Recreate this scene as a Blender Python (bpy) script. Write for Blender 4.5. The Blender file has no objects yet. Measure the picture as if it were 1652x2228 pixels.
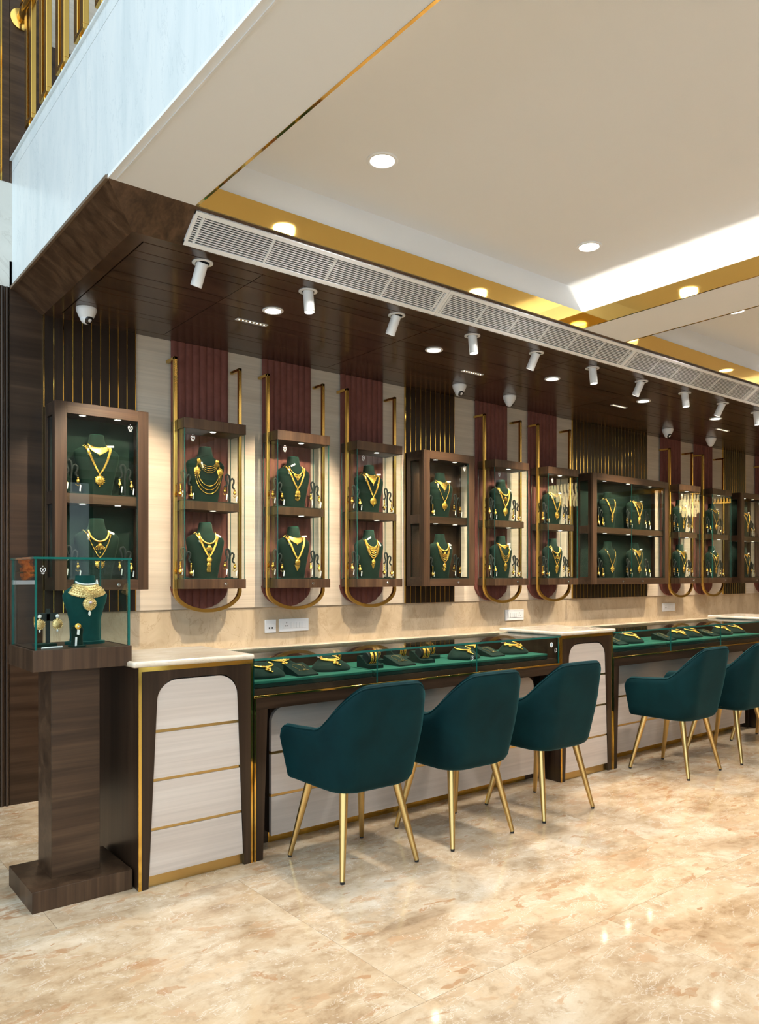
import bpy, bmesh, math, random
from mathutils import Vector, Matrix
random.seed(7)
PI = math.pi
sc = bpy.context.scene
C = sc.collection

# ------------------------------------------------------------------ camera
F_PX = 1691.02
cam_d = bpy.data.cameras.new('camera')
cam_d.sensor_fit = 'HORIZONTAL'; cam_d.sensor_width = 36.0
cam_d.lens = 36.0 * F_PX / 1652.0
cam_d.shift_y = (1253 - 1114) / 1652.0
cam_d.clip_start = 0.05
cam = bpy.data.objects.new('camera', cam_d); C.objects.link(cam)
cam.location = (0, 0, 1.35)
cam.rotation_euler = (PI / 2, 0, -math.radians(90 - 51.606))
sc.camera = cam

# ------------------------------------------------------------------ world, exposure
w = bpy.data.worlds.new('world'); sc.world = w; w.use_nodes = True
bg = w.node_tree.nodes['Background']
bg.inputs[0].default_value = (0.77, 0.92, 1.0, 1); bg.inputs[1].default_value = 1.95
sc.view_settings.view_transform = 'Standard'; sc.view_settings.look = 'None'
sc.view_settings.gamma = 1.0; sc.view_settings.use_curve_mapping = False
sc.view_settings.exposure = 0.24
try:
    sc.cycles.use_denoising = True
    sc.cycles.max_bounces = 6; sc.cycles.diffuse_bounces = 3; sc.cycles.glossy_bounces = 3
    sc.cycles.transparent_max_bounces = 24; sc.cycles.transmission_bounces = 2
    sc.cycles.use_adaptive_sampling = True; sc.cycles.adaptive_threshold = 0.05; sc.cycles.use_light_tree = False
    sc.cycles.sample_clamp_indirect = 6.0
    sc.cycles.caustics_reflective = False; sc.cycles.caustics_refractive = False
except Exception:
    pass
WARM = (1.0, 0.80, 0.55); WARM2 = (1.0, 0.86, 0.66); NEUT = (1.0, 0.93, 0.82)
P_DOWN, P_SPOT_WALL, P_SPOT_COUNTER, P_TRAY, P_CASE = 34, 165, 85, 92, 3.6

# ------------------------------------------------------------------ materials
def nt(name):
    m = bpy.data.materials.new(name); m.use_nodes = True
    t = m.node_tree; b = t.nodes['Principled BSDF']
    return m, t, b
def setb(b, col=None, rough=None, metal=None, **k):
    if col is not None: b.inputs['Base Color'].default_value = (*col, 1)
    if rough is not None: b.inputs['Roughness'].default_value = rough
    if metal is not None: b.inputs['Metallic'].default_value = metal
    for kk, v in k.items(): b.inputs[kk.replace('_', ' ')].default_value = v
def plain(name, col, rough=0.5, metal=0.0, **k):
    m, t, b = nt(name); setb(b, col, rough, metal, **k); return m
def coords(t, scale=(1, 1, 1), rot=(0, 0, 0), rnd=True):
    tc = t.nodes.new('ShaderNodeTexCoord'); mp = t.nodes.new('ShaderNodeMapping')
    mp.inputs['Scale'].default_value = scale; mp.inputs['Rotation'].default_value = rot
    if rnd:
        oi = t.nodes.new('ShaderNodeObjectInfo'); mu = t.nodes.new('ShaderNodeMath'); mu.operation = 'MULTIPLY'
        mu.inputs[1].default_value = 37.0; ad = t.nodes.new('ShaderNodeVectorMath'); ad.operation = 'ADD'
        t.links.new(oi.outputs['Random'], mu.inputs[0]); t.links.new(tc.outputs['Object'], ad.inputs[0])
        t.links.new(mu.outputs[0], ad.inputs[1]); t.links.new(ad.outputs[0], mp.inputs['Vector'])
    else:
        t.links.new(tc.outputs['Object'], mp.inputs['Vector'])
    return mp.outputs['Vector']
def noise(t, vec, scale, detail=4, rough=0.55, dist=0.0):
    n = t.nodes.new('ShaderNodeTexNoise'); n.inputs['Scale'].default_value = scale
    n.inputs['Detail'].default_value = detail; n.inputs['Roughness'].default_value = rough
    n.inputs['Distortion'].default_value = dist
    t.links.new(vec, n.inputs['Vector']); return n.outputs['Fac']
def ramp(t, fac, stops):
    r = t.nodes.new('ShaderNodeValToRGB'); e = r.color_ramp.elements
    while len(e) < len(stops): e.new(0.5)
    for i, (p, c) in enumerate(stops):
        e[i].position = p; e[i].color = (*c, 1)
    t.links.new(fac, r.inputs['Fac']); return r.outputs['Color']
def mixc(t, fac, a, b, mode='MIX'):
    m = t.nodes.new('ShaderNodeMix'); m.data_type = 'RGBA'; m.blend_type = mode
    for s, v in ((0, fac), (6, a), (7, b)):
        if isinstance(v, (int, float)): m.inputs[s].default_value = v
        elif isinstance(v, tuple): m.inputs[s].default_value = (*v, 1)
        else: t.links.new(v, m.inputs[s])
    return m.outputs[2]
def bump(t, b, fac, strength, dist=0.002):
    n = t.nodes.new('ShaderNodeBump'); n.inputs['Strength'].default_value = strength
    n.inputs['Distance'].default_value = dist
    t.links.new(fac, n.inputs['Height']); t.links.new(n.outputs[0], b.inputs['Normal'])
def wood(name, dark, mid, light, axis, rough=0.4, rot=(0, 0, 0), fine=1.0, coat=0.0, rnd=True, lo=0.62):
    m, t, b = nt(name)
    s = {'x': (0.7, 13, 13), 'y': (13, 0.7, 13), 'z': (13, 13, 0.7)}[axis]
    s2 = {'x': (1.5, 90, 90), 'y': (90, 1.5, 90), 'z': (90, 90, 1.5)}[axis]
    v = coords(t, s, rot, rnd); v2 = coords(t, tuple(q * fine for q in s2), rot, rnd)
    n1 = noise(t, v, 1.0, 3, 0.6, 0.6); n2 = noise(t, v2, 1.0, 2, 0.6)
    c1 = ramp(t, n1, [(0.30, dark), (0.5, mid), (0.72, light)])
    c2 = ramp(t, n2, [(0.3, (lo, lo, lo)), (0.65, (1.0, 1.0, 1.0))])
    c = mixc(t, 0.75, c1, c2, 'MULTIPLY')
    t.links.new(c, b.inputs['Base Color']); setb(b, rough=rough)
    b.inputs['Coat Weight'].default_value = coat; b.inputs['Coat Roughness'].default_value = 0.12
    b.inputs['Specular IOR Level'].default_value = 0.35
    bump(t, b, n2, 0.08); return m
WD = ((0.036, 0.0185, 0.0095), (0.066, 0.035, 0.0185), (0.110, 0.063, 0.035))
DK = ((0.021, 0.011, 0.006), (0.038, 0.0205, 0.0115), (0.063, 0.036, 0.0215))
CV = tuple(tuple(q * 0.62 for q in c) for c in DK)
M = {}
M['wood_v'] = wood('walnut_vertical', *WD, 'z')
M['wood_h'] = wood('walnut_horizontal', *WD, 'x')
M['wood_y'] = wood('walnut_depth', *WD, 'y')
M['dark_v'] = wood('dark_wood_vertical', *DK, 'z', 0.3)
M['dark_h'] = wood('dark_wood_horizontal', *DK, 'x', 0.3)
M['dark_y'] = wood('dark_wood_depth', *DK, 'y', 0.3)
M['ceil_wood'] = wood('ceiling_veneer', (0.034, 0.018, 0.0115), (0.060, 0.033, 0.021), (0.092, 0.054, 0.035), 'x', 0.26, coat=0.2)
M['chev_a'] = wood('chevron_veneer_rising', *CV, 'z', 0.35, rot=(0, 0.75, 0), fine=1.6)
M['chev_b'] = wood('chevron_veneer_falling', *CV, 'z', 0.35, rot=(0, -0.75, 0), fine=1.6)
WB = tuple(tuple(q * 1.3 for q in c) for c in WD)
M['bevel_x'] = wood('soffit_veneer_side', *WB, 'x', 0.32)
M['bevel_y'] = wood('soffit_veneer_front', *WB, 'y', 0.32)
CR = ((0.56, 0.47, 0.37), (0.61, 0.52, 0.42), (0.66, 0.575, 0.475))
M['cream_h'] = wood('cream_oak', *CR, 'x', 0.45, fine=0.8, lo=0.84)
M['cream_drawer'] = wood('cream_drawer_oak', (0.54, 0.465, 0.415), (0.585, 0.51, 0.46), (0.63, 0.56, 0.51), 'x', 0.42, fine=0.8, lo=0.86)
M['edge_wood'] = wood('pale_edge_wood', (0.14, 0.095, 0.06), (0.19, 0.13, 0.085), (0.24, 0.17, 0.11), 'y', 0.5)
M['white'] = plain('white_paint', (0.875, 0.90, 0.945), 0.6)
M['white_gloss'] = plain('white_plastic', (0.82, 0.83, 0.85), 0.3)
M['gold'] = plain('polished_brass', (0.80, 0.50, 0.11), 0.10, 1.0)
M['gold_soft'] = plain('brushed_brass', (0.62, 0.43, 0.17), 0.28, 1.0)
M['gold_rail'] = plain('balustrade_brass', (0.72, 0.44, 0.11), 0.18, 1.0)
M['gold_rod'] = plain('rod_brass', (0.78, 0.52, 0.14), 0.2, 1.0)
M['gold_mirror'] = plain('gold_mirror_band', (0.74, 0.50, 0.15), 0.05, 1.0)
M['chrome'] = plain('chrome', (0.8, 0.8, 0.82), 0.12, 1.0)
M['black'] = plain('black_void', (0.008, 0.007, 0.006), 0.5)
M['black_gloss'] = plain('black_lens', (0.01, 0.01, 0.012), 0.08)
M['rubber'] = plain('black_rubber', (0.015, 0.015, 0.015), 0.6)
M['paper'] = plain('white_card', (0.85, 0.85, 0.85), 0.6)
M['pearl'] = plain('pearl', (0.88, 0.85, 0.78), 0.2)
M['stone_pink'] = plain('pink_stone', (0.75, 0.55, 0.62), 0.05)
M['crystal'] = plain('clear_stones', (0.85, 0.85, 0.85), 0.08, 0.3)
def velvet(name, a, b_, sheen, tint, rough=0.85, scale=9):
    m, t, b = nt(name); v = coords(t)
    n = noise(t, v, scale, 4, 0.6, 0.4)
    t.links.new(ramp(t, n, [(0.3, a), (0.7, b_)]), b.inputs['Base Color'])
    setb(b, rough=rough); b.inputs['Specular IOR Level'].default_value = 0.12; b.inputs['Sheen Weight'].default_value = sheen
    b.inputs['Sheen Roughness'].default_value = 0.35; b.inputs['Sheen Tint'].default_value = (*tint, 1)
    return m
M['teal'] = velvet('teal_velvet', (0.0010, 0.016, 0.0195), (0.0014, 0.025, 0.030), 0.16, (0.05, 0.40, 0.45), 0.75, 6)
M['green'] = velvet('bottle_green_velvet', (0.0055, 0.0145, 0.0105), (0.0095, 0.0255, 0.0185), 0.12, (0.4, 0.65, 0.5), 0.85, 22)
M['green_tray'] = velvet('green_velvet_tray', (0.010, 0.075, 0.050), (0.014, 0.095, 0.064), 0.3, (0.3, 0.7, 0.5), 0.85, 10)
M['green_back'] = velvet('green_velvet_backing', (0.006, 0.015, 0.0115), (0.011, 0.026, 0.020), 0.2, (0.3, 0.6, 0.45), 0.85, 6)
M['green_black'] = plain('blackish_green_flock', (0.004, 0.011, 0.009), 0.75)
M['rose'] = velvet('rose_brown_velvet', (0.155, 0.056, 0.045), (0.20, 0.076, 0.061), 0.25, (0.8, 0.45, 0.38), 0.8, 14)
def jewel():
    m, t, b = nt('yellow_gold'); v = coords(t)
    n = noise(t, v, 420, 2, 0.6)
    setb(b, rough=0.27, metal=1.0)
    t.links.new(ramp(t, n, [(0.3, (0.72, 0.40, 0.05)), (0.6, (1.0, 0.66, 0.16))]), b.inputs['Base Color'])
    bump(t, b, n, 0.5, 0.001); return m
M['jewel'] = jewel()
def antique():
    m, t, b = nt('antique_gold'); v = coords(t); n = noise(t, v, 260, 3, 0.6)
    setb(b, rough=0.32, metal=1.0)
    t.links.new(ramp(t, n, [(0.3, (0.45, 0.28, 0.09)), (0.6, (0.95, 0.72, 0.36))]), b.inputs['Base Color'])
    bump(t, b, n, 0.7, 0.001); return m
M['antique'] = antique()
def marble_floor():
    m, t, b = nt('breccia_floor_marble'); v = coords(t); va = coords(t, (1.0, 1.9, 1), (0, 0, 0.5))
    n0 = noise(t, v, 0.8, 3, 0.5, 0.3); n1 = noise(t, va, 2.6, 6, 0.66, 0.5); n2 = noise(t, v, 16, 4, 0.74, 0.0)
    base = ramp(t, n1, [(0.30, (0.36, 0.245, 0.15)), (0.43, (0.51, 0.385, 0.26)), (0.54, (0.59, 0.475, 0.345)), (0.70, (0.70, 0.61, 0.495))])
    fine = ramp(t, n2, [(0.30, (0.80, 0.74, 0.67)), (0.48, (1.0, 1.0, 1.0)), (0.70, (1.08, 1.08, 1.08))])
    warm = ramp(t, n0, [(0.36, (0.97, 0.97, 0.97)), (0.64, (1.0, 0.92, 0.80))])
    c = mixc(t, 1.0, mixc(t, 0.8, base, warm, 'MULTIPLY'), fine, 'MULTIPLY')
    nz = t.nodes.new('ShaderNodeTexNoise'); nz.inputs['Scale'].default_value = 5.0; nz.inputs['Detail'].default_value = 4
    t.links.new(va, nz.inputs['Vector'])
    sca = t.nodes.new('ShaderNodeVectorMath'); sca.operation = 'SCALE'; sca.inputs['Scale'].default_value = 0.5
    t.links.new(nz.outputs['Color'], sca.inputs[0])
    dv = t.nodes.new('ShaderNodeVectorMath'); dv.operation = 'ADD'
    t.links.new(va, dv.inputs[0]); t.links.new(sca.outputs[0], dv.inputs[1])
    for sc_, lo_, col, st in ((5.0, 0.90, (0.60, 0.43, 0.27), 0.55), (9.0, 0.93, (0.52, 0.33, 0.19), 0.75), (13.0, 0.965, (0.44, 0.25, 0.13), 0.85)):
        vo = t.nodes.new('ShaderNodeTexVoronoi'); vo.inputs['Scale'].default_value = sc_
        t.links.new(dv.outputs[0], vo.inputs['Vector'])
        sp = t.nodes.new('ShaderNodeSeparateColor'); t.links.new(vo.outputs['Color'], sp.inputs[0])
        pick = ramp(t, sp.outputs[0], [(lo_, (0, 0, 0)), (lo_ + 0.01, (st, st, st))])
        msk = mixc(t, 1.0, pick, ramp(t, n2, [(0.36, (0.1, 0.1, 0.1)), (0.55, (1, 1, 1))]), 'MULTIPLY')
        c = mixc(t, msk, c, col)
    n3 = noise(t, v, 1.0, 3, 0.5, 0.8); n4 = noise(t, coords(t, (0.7, 2.6, 1), (0, 0, 0.45)), 7.5, 4, 0.72, 0.5)
    z = mixc(t, 1.0, ramp(t, n3, [(0.60, (0, 0, 0)), (0.70, (1, 1, 1))]), ramp(t, n4, [(0.53, (0, 0, 0)), (0.60, (0.8, 0.8, 0.8))]), 'MULTIPLY')
    c = mixc(t, z, c, (0.40, 0.21, 0.10))
    n5 = noise(t, va, 3.4, 5, 0.66, 0.7)
    vein = ramp(t, n5, [(0.493, (0, 0, 0)), (0.50, (0.5, 0.5, 0.5)), (0.507, (0, 0, 0))])
    c = mixc(t, vein, c, (0.86, 0.80, 0.72))
    t.links.new(c, b.inputs['Base Color']); setb(b, rough=0.07); b.inputs['Specular IOR Level'].default_value = 0.45
    return m
M['floor'] = marble_floor()
def marble(name, a, bb, cc, veincol, rough, vs=3.0, vscale=(1, 1, 1), vw=0.012, vstr=0.6):
    m, t, b = nt(name); v = coords(t, vscale)
    n1 = noise(t, v, vs, 6, 0.6, 0.8); c = ramp(t, n1, [(0.3, a), (0.5, bb), (0.7, cc)])
    n5 = noise(t, v, vs * 0.9, 7, 0.62, 1.6)
    vein = ramp(t, n5, [(0.5 - vw, (0, 0, 0)), (0.5, (vstr,) * 3), (0.5 + vw, (0, 0, 0))])
    t.links.new(mixc(t, vein, c, veincol), b.inputs['Base Color']); setb(b, rough=rough); return m
M['splash'] = marble('beige_backsplash_marble', (0.46, 0.355, 0.235), (0.56, 0.445, 0.31), (0.66, 0.54, 0.39), (0.38, 0.27, 0.16), 0.22, 3.0, (1.5, 1, 0.9), 0.014, 0.5)
M['slab'] = marble('cream_counter_marble', (0.60, 0.50, 0.385), (0.68, 0.585, 0.47), (0.76, 0.685, 0.585), (0.54, 0.43, 0.32), 0.12, 4, (1, 2.5, 1))
M['fascia'] = marble('pale_fascia_marble', (0.70, 0.775, 0.81), (0.78, 0.84, 0.87), (0.84, 0.885, 0.90), (0.52, 0.60, 0.65), 0.3, 3.0, (1, 2.4, 0.6), 0.007, 0.6)
M['beige'] = marble('grey_beige_stone', (0.50, 0.49, 0.45), (0.56, 0.55, 0.51), (0.62, 0.61, 0.57), (0.42, 0.40, 0.36), 0.4)
def glass(name, tint=(0.96, 0.985, 0.972), base=0.022):
    m = bpy.data.materials.new(name); m.use_nodes = True; t = m.node_tree; t.nodes.clear()
    o = t.nodes.new('ShaderNodeOutputMaterial'); tr = t.nodes.new('ShaderNodeBsdfTransparent')
    gl = t.nodes.new('ShaderNodeBsdfGlossy'); gl.inputs['Roughness'].default_value = 0.0
    tr.inputs[0].default_value = (*tint, 1); mx = t.nodes.new('ShaderNodeMixShader')
    lw = t.nodes.new('ShaderNodeLayerWeight'); lw.inputs['Blend'].default_value = 0.5
    p = t.nodes.new('ShaderNodeMath'); p.operation = 'POWER'; p.inputs[1].default_value = 5.0
    a = t.nodes.new('ShaderNodeMath'); a.operation = 'MULTIPLY_ADD'; a.inputs[1].default_value = 0.9; a.inputs[2].default_value = base
    t.links.new(lw.outputs['Facing'], p.inputs[0]); t.links.new(p.outputs[0], a.inputs[0])
    t.links.new(a.outputs[0], mx.inputs[0]); t.links.new(tr.outputs[0], mx.inputs[1]); t.links.new(gl.outputs[0], mx.inputs[2])
    t.links.new(mx.outputs[0], o.inputs[0]); return m
M['glass'] = glass('clear_glass')
M['glass_edge'] = plain('green_glass_edge', (0.012, 0.12, 0.10), 0.08, 0.0, Coat_Weight=0.6)
def emit(name, col, s):
    m, t, b = nt(name); setb(b, (0, 0, 0), 0.5); b.inputs['Emission Color'].default_value = (*col, 1)
    b.inputs['Emission Strength'].default_value = s; return m
M['lamp'] = emit('downlight_diffuser', (1.0, 0.93, 0.80), 14)
M['lamp_small'] = emit('cabinet_led', (1.0, 0.90, 0.70), 10)
M['lamp_spot'] = emit('spot_lens', (1.0, 0.95, 0.85), 8)
M['cove_w'] = emit('cove_strip_warm_white', (1.0, 0.90, 0.72), 42)
for k_ in ('lamp', 'lamp_small', 'lamp_spot'): M[k_].cycles.emission_sampling = 'NONE'
M['cove_a'] = emit('cove_strip_amber', (1.0, 0.78, 0.50), 34)

# ------------------------------------------------------------------ mesh builder
ICO = None
class MB:
    def __init__(s): s.v = []; s.f = []; s.m = []
    def add(s, vs, fs, m=0):
        o = len(s.v); s.v += [tuple(q) for q in vs]; s.f += [tuple(o + i for i in f) for f in fs]; s.m += [m] * len(fs); return s
    def box(s, x0, x1, y0, y1, z0, z1, m=0):
        vs = [(x, y, z) for z in (z0, z1) for y in (y0, y1) for x in (x0, x1)]
        s.add(vs, [(0, 2, 3, 1), (4, 5, 7, 6), (0, 1, 5, 4), (2, 6, 7, 3), (0, 4, 6, 2), (1, 3, 7, 5)], m); return s
    def pane(s, x0, x1, y0, y1, z0, z1):
        d = (x1 - x0, y1 - y0, z1 - z0); k = d.index(min(d)); o = len(s.m)
        s.box(x0, x1, y0, y1, z0, z1, 1)
        for i in {0: (4, 5), 1: (2, 3), 2: (0, 1)}[k]: s.m[o + i] = 0
        return s
    def prism(s, poly, a0, a1, axis='y', m=0):
        n = len(poly)
        def P(p, a): return {'y': (p[0], a, p[1]), 'x': (a, p[0], p[1]), 'z': (p[0], p[1], a)}[axis]
        vs = [P(p, a0) for p in poly] + [P(p, a1) for p in poly]
        fs = [tuple(range(n - 1, -1, -1)), tuple(range(n, 2 * n))] + [(i, (i + 1) % n, n + (i + 1) % n, n + i) for i in range(n)]
        s.add(vs, fs, m); return s
    def loft(s, rings, closed=True, caps=True, m=0):
        n = len(rings[0]); vs = [p for r in rings for p in r]; fs = []
        for i in range(len(rings) - 1):
            for j in range(n if closed else n - 1):
                k = (j + 1) % n; fs.append((i * n + j, i * n + k, (i + 1) * n + k, (i + 1) * n + j))
        if caps: fs += [tuple(range(n - 1, -1, -1)), tuple((len(rings) - 1) * n + j for j in range(n))]
        s.add(vs, fs, m); return s
    def lathe(s, prof, n=20, c=(0, 0, 0), m=0, caps=True):
        s.loft([[(c[0] + r * math.cos(2 * PI * j / n), c[1] + r * math.sin(2 * PI * j / n), c[2] + z) for j in range(n)] for r, z in prof], True, caps, m); return s
    def tube(s, pts, r, n=8, closed=False, m=0, square=False):
        pts = [Vector(p) for p in pts]; k = len(pts); rings = []; up = None
        for i, p in enumerate(pts):
            a = pts[(i - 1) % k] if (closed or i > 0) else p; b = pts[(i + 1) % k] if (closed or i < k - 1) else p
            t = (b - a).normalized()
            if up is None:
                up = Vector((0, 1, 0)) if abs(t.y) < 0.8 else Vector((1, 0, 0))
            e1 = (up - t * up.dot(t)).normalized(); e2 = t.cross(e1); up = e1
            rr = r[i] if isinstance(r, (list, tuple)) else r
            ang = [2 * PI * (j + (0.5 if square else 0)) / n for j in range(n)]
            kk = 1.4142 if square else 1.0
            rings.append([tuple(p + (e1 * math.cos(g) + e2 * math.sin(g)) * rr * kk) for g in ang])
        if closed: rings.append(rings[0])
        s.loft(rings, True, not closed, m); return s
    def ball(s, c, r, m=0, sx=1, sy=1, sz=1):
        global ICO
        if ICO is None:
            bm = bmesh.new(); bmesh.ops.create_icosphere(bm, subdivisions=1, radius=1); bm.verts.ensure_lookup_table()
            ICO = ([tuple(v.co) for v in bm.verts], [tuple(v.index for v in f.verts) for f in bm.faces]); bm.free()
        s.add([(c[0] + p[0] * r * sx, c[1] + p[1] * r * sy, c[2] + p[2] * r * sz) for p in ICO[0]], ICO[1], m); return s
    def xf(s, mat):
        s.v = [tuple(mat @ Vector(p)) for p in s.v]; return s
    def mesh(s, name, mats, smooth=True, angle=35, off=(0, 0, 0)):
        me = bpy.data.meshes.new(name)
        me.from_pydata([(p[0] - off[0], p[1] - off[1], p[2] - off[2]) for p in s.v], [], s.f)
        for q in (mats if isinstance(mats, (list, tuple)) else [mats]): me.materials.append(M[q] if isinstance(q, str) else q)
        me.polygons.foreach_set('material_index', s.m)
        bm = bmesh.new(); bm.from_mesh(me); bmesh.ops.recalc_face_normals(bm, faces=bm.faces); bm.to_mesh(me); bm.free()
        if smooth:
            me.polygons.foreach_set('use_smooth', [True] * len(me.polygons))
            try: me.set_sharp_from_angle(angle=math.radians(angle))
            except Exception: pass
        me.update(); return me
def B(*a, m=0): return MB().box(*a, m)
def link(o): C.objects.link(o); return o
def tag(o, label=None, cat=None, group=None, kind=None):
    if label: o['label'] = label
    if cat: o['category'] = cat
    if group: o['group'] = group
    if kind: o['kind'] = kind
    return o
def thing(name, loc, label, cat, group=None, rotz=0):
    o = link(bpy.data.objects.new(name, None)); o.empty_display_size = 0.05
    o.location = loc; o.rotation_euler = (0, 0, rotz); return tag(o, label, cat, group)
def wloc(o):
    v = Vector(o.location)
    return v + (wloc(o.parent) if o.parent else Vector((0, 0, 0)))
def part(name, mb, mats, parent, world=False, smooth=True, angle=35, bevel=0, label=None):
    me = mb.mesh(name, mats, smooth, angle, wloc(parent) if world else (0, 0, 0))
    o = link(bpy.data.objects.new(name, me)); o.parent = parent
    if bevel: bev(o, bevel)
    if label: o['label'] = label
    return o
def solo(name, mb, mats, loc, label, cat, group=None, world=True, bevel=0, rotz=0, **k):
    me = mb.mesh(name, mats, off=loc if world else (0, 0, 0), **k)
    o = link(bpy.data.objects.new(name, me)); o.location = loc; o.rotation_euler = (0, 0, rotz)
    if bevel: bev(o, bevel)
    return tag(o, label, cat, group)
def struct(name, mb, mats, parent=None, bevel=0, label=None, **k):
    o = link(bpy.data.objects.new(name, mb.mesh(name, mats, **k)))
    if parent: o.parent = parent
    else: o['kind'] = 'structure'
    if bevel: bev(o, bevel)
    if label: o['label'] = label
    return o
def bev(o, wdt, seg=2):
    b = o.modifiers.new('edge', 'BEVEL'); b.width = wdt; b.segments = seg; b.limit_method = 'ANGLE'; b.angle_limit = math.radians(40)
def inst(name, me, parent=None, loc=(0, 0, 0), rot=(0, 0, 0), label=None):
    o = link(bpy.data.objects.new(name, me)); o.parent = parent; o.location = loc; o.rotation_euler = rot
    if label: o['label'] = label
    return o
def light(name, kind, parent, loc, power, col, rot=(0, 0, 0), size=0.03, angle=60, blend=0.6, sx=0.1, sy=0.1):
    d = bpy.data.lights.new(name, kind); d.energy = power; d.color = col
    if kind == 'SPOT': d.spot_size = math.radians(angle); d.spot_blend = blend; d.shadow_soft_size = size
    elif kind == 'AREA': d.shape = 'RECTANGLE'; d.size = sx; d.size_y = sy
    else: d.shadow_soft_size = size
    o = link(bpy.data.objects.new(name, d)); o.parent = parent; o.location = loc; o.rotation_euler = rot; return o
def aim(o, d):
    o.rotation_euler = Vector(d).to_track_quat('-Z', 'Y').to_euler()

# ------------------------------------------------------------------ key dimensions (metres)
YW, ZC, ZS, ZT = 4.93, 2.918, 3.04, 3.30          # wall plane, low ceiling, soffit, tray ceiling
YC = 3.24                                           # counter fronts
XE = 18.0
BX, BY, BS = 1.315, 3.473, 0.17                     # low ceiling corner, bevel run
XF, YG = BX - BS, BY - BS                           # fascia plane, gold band plane
TRAYS = [(1.545, 4.39), (4.875, 7.72), (8.205, 11.05), (11.535, 14.38), (14.865, 17.5)]   # tray edges along the shop
TYE = -2.2

# ------------------------------------------------------------------ floor of marble slabs
floor = struct('floor', B(-6, XE, -6, 6.2, -0.08, -0.012), 'beige')
tile_cache = {}
for r, (y0, y1) in enumerate([(-5.72, -4.46), (-4.46, -3.2), (-3.2, -1.94), (-1.94, -0.68), (-0.68, 0.58), (0.58, 1.84), (1.84, 3.10), (3.10, 4.36), (4.36, 5.62)]):
    x = [-5.7, -6.5, -5.0][r % 3] if r != 6 else -5.95
    if r == 7: x = -6.72
    while x < XE:
        key = round(y1 - y0, 3)
        if key not in tile_cache:
            tile_cache[key] = B(0.0006, 1.9 - 0.0006, 0.0006, key - 0.0006, -0.012, 0).mesh('floor_tile', 'floor')
        inst('floor_tile', tile_cache[key], floor, (x, y0, 0)); x += 1.9

# ------------------------------------------------------------------ back wall
wall = struct('wall_back', B(-6, XE, YW + 0.02, YW + 0.2, 0, 7.2), 'cream_h')
cuts = [1.885, 2.33, 3.02, 3.72, 4.17, 4.73, 5.2, 5.9, 6.374, 7.69, 8.16, 8.87, 9.35, 9.902, 10.4, 11.6, XE]
for a, b_ in zip(cuts[:-1], cuts[1:]):
    struct('cream_panel', B(a + 0.0004, b_ - 0.0004, YW, YW + 0.02, 1.124, ZC + 0.02), 'cream_h', wall)
xs = [1.317, 2.45, 3.55, 4.75, 5.95, 7.15, 8.35, 9.55, 10.75, 11.95, XE]
for a, b_ in zip(xs[:-1], xs[1:]):
    struct('backsplash_slab', B(a + 0.0003, b_ - 0.0003, YW + 0.012, YW + 0.02, 0.0, 1.122), 'splash', wall)
struct('wood_panel', B(1.132, 1.317, YW, YW + 0.02, 0, 3.2), 'dark_h', wall)
for i in range(9):                                   # fluted strips beside the wood panel
    x1 = 1.13 - i * 0.028
    mb = MB().prism([(x1, YW + 0.02), (x1, YW + 0.004), (x1 - 0.004, YW - 0.006), (x1 - 0.012, YW - 0.010), (x1 - 0.018, YW - 0.006), (x1 - 0.022, YW + 0.008), (x1 - 0.027, YW + 0.008), (x1 - 0.027, YW + 0.02)], 0, 3.045, 'z')
    struct('fluted_strip', mb, 'dark_v', wall)
struct('stone_panel', B(-6, 1.145, YW, YW + 0.02, 3.046, 3.66), 'beige', wall)
struct('wood_panel', B(-6, 0.875, YW, YW + 0.02, 0, 3.046), 'dark_h', wall)
struct('wood_panel', B(1.09, 1.131, YW, YW + 0.02, 3.66, 7.2), 'wood_h', wall)
struct('wood_panel', B(1.133, 1.36, YW, YW + 0.02, 3.66, 7.2), 'wood_h', wall)
struct('wood_panel', B(1.36, 3.6, YW, YW + 0.02, 3.66, 4.56), 'wood_h', wall)
struct('cream_panel', B(1.36, 3.6, YW, YW + 0.02, 4.56, 7.2), 'cream_h', wall)
struct('brass_strip', B(1.082, 1.09, YW - 0.004, YW + 0.02, 3.66, 7.2), 'gold', wall)
struct('wood_panel', B(-6, 1.082, YW, YW + 0.02, 3.66, 7.2), 'wood_h', wall)
# enclosing walls on the camera's side of the shop
wf = struct('wall_front', B(4.15, XE, -3.4, -3.2, 0, 3.4), 'cream_h')
struct('wall_front_header', B(XF, 4.15, -3.4, -3.2, 2.9, 3.4), 'cream_h'); struct('wall_front_pier', B(XF, 1.25, -3.4, -3.2, 0, 2.9), 'dark_v'); struct('wall_front_pier', B(2.40, 3.75, -3.4, -3.2, 0, 2.9), 'dark_v')
for i, (a, b_) in enumerate(((1.25, 2.40), (3.75, 4.15))):      # unseen shop front glazing, added for cool fill light and a bluish reflection
    wn = struct('added_window_%d' % (i + 1), MB().box(a, a + 0.04, -3.33, -3.27, 0, 2.9).box(b_ - 0.04, b_, -3.33, -3.27, 0, 2.9).box(a + 0.04, b_ - 0.04, -3.33, -3.27, 0, 0.06).box(a + 0.04, b_ - 0.04, -3.33, -3.27, 2.84, 2.9), 'black')
    struct('pane', MB().pane(a + 0.04, b_ - 0.04, -3.305, -3.295, 0.06, 2.84), ['glass', 'glass_edge'], wn, smooth=False)
struct('ceiling_sky_blocker', B(XF - 0.3, XE, -3.4, YW + 0.2, 7.2, 7.3), 'white'); struct('wall_sky_blocker', B(4.0, 4.2, -3.4, YW, 3.8, 7.2), 'wood_h')  # unseen upper storey, added so the balustrade brass mirrors less open sky
struct('wall_right', B(XE, XE + 0.2, -3.4, YW + 0.2, 0, 3.4), 'cream_h')

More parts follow.
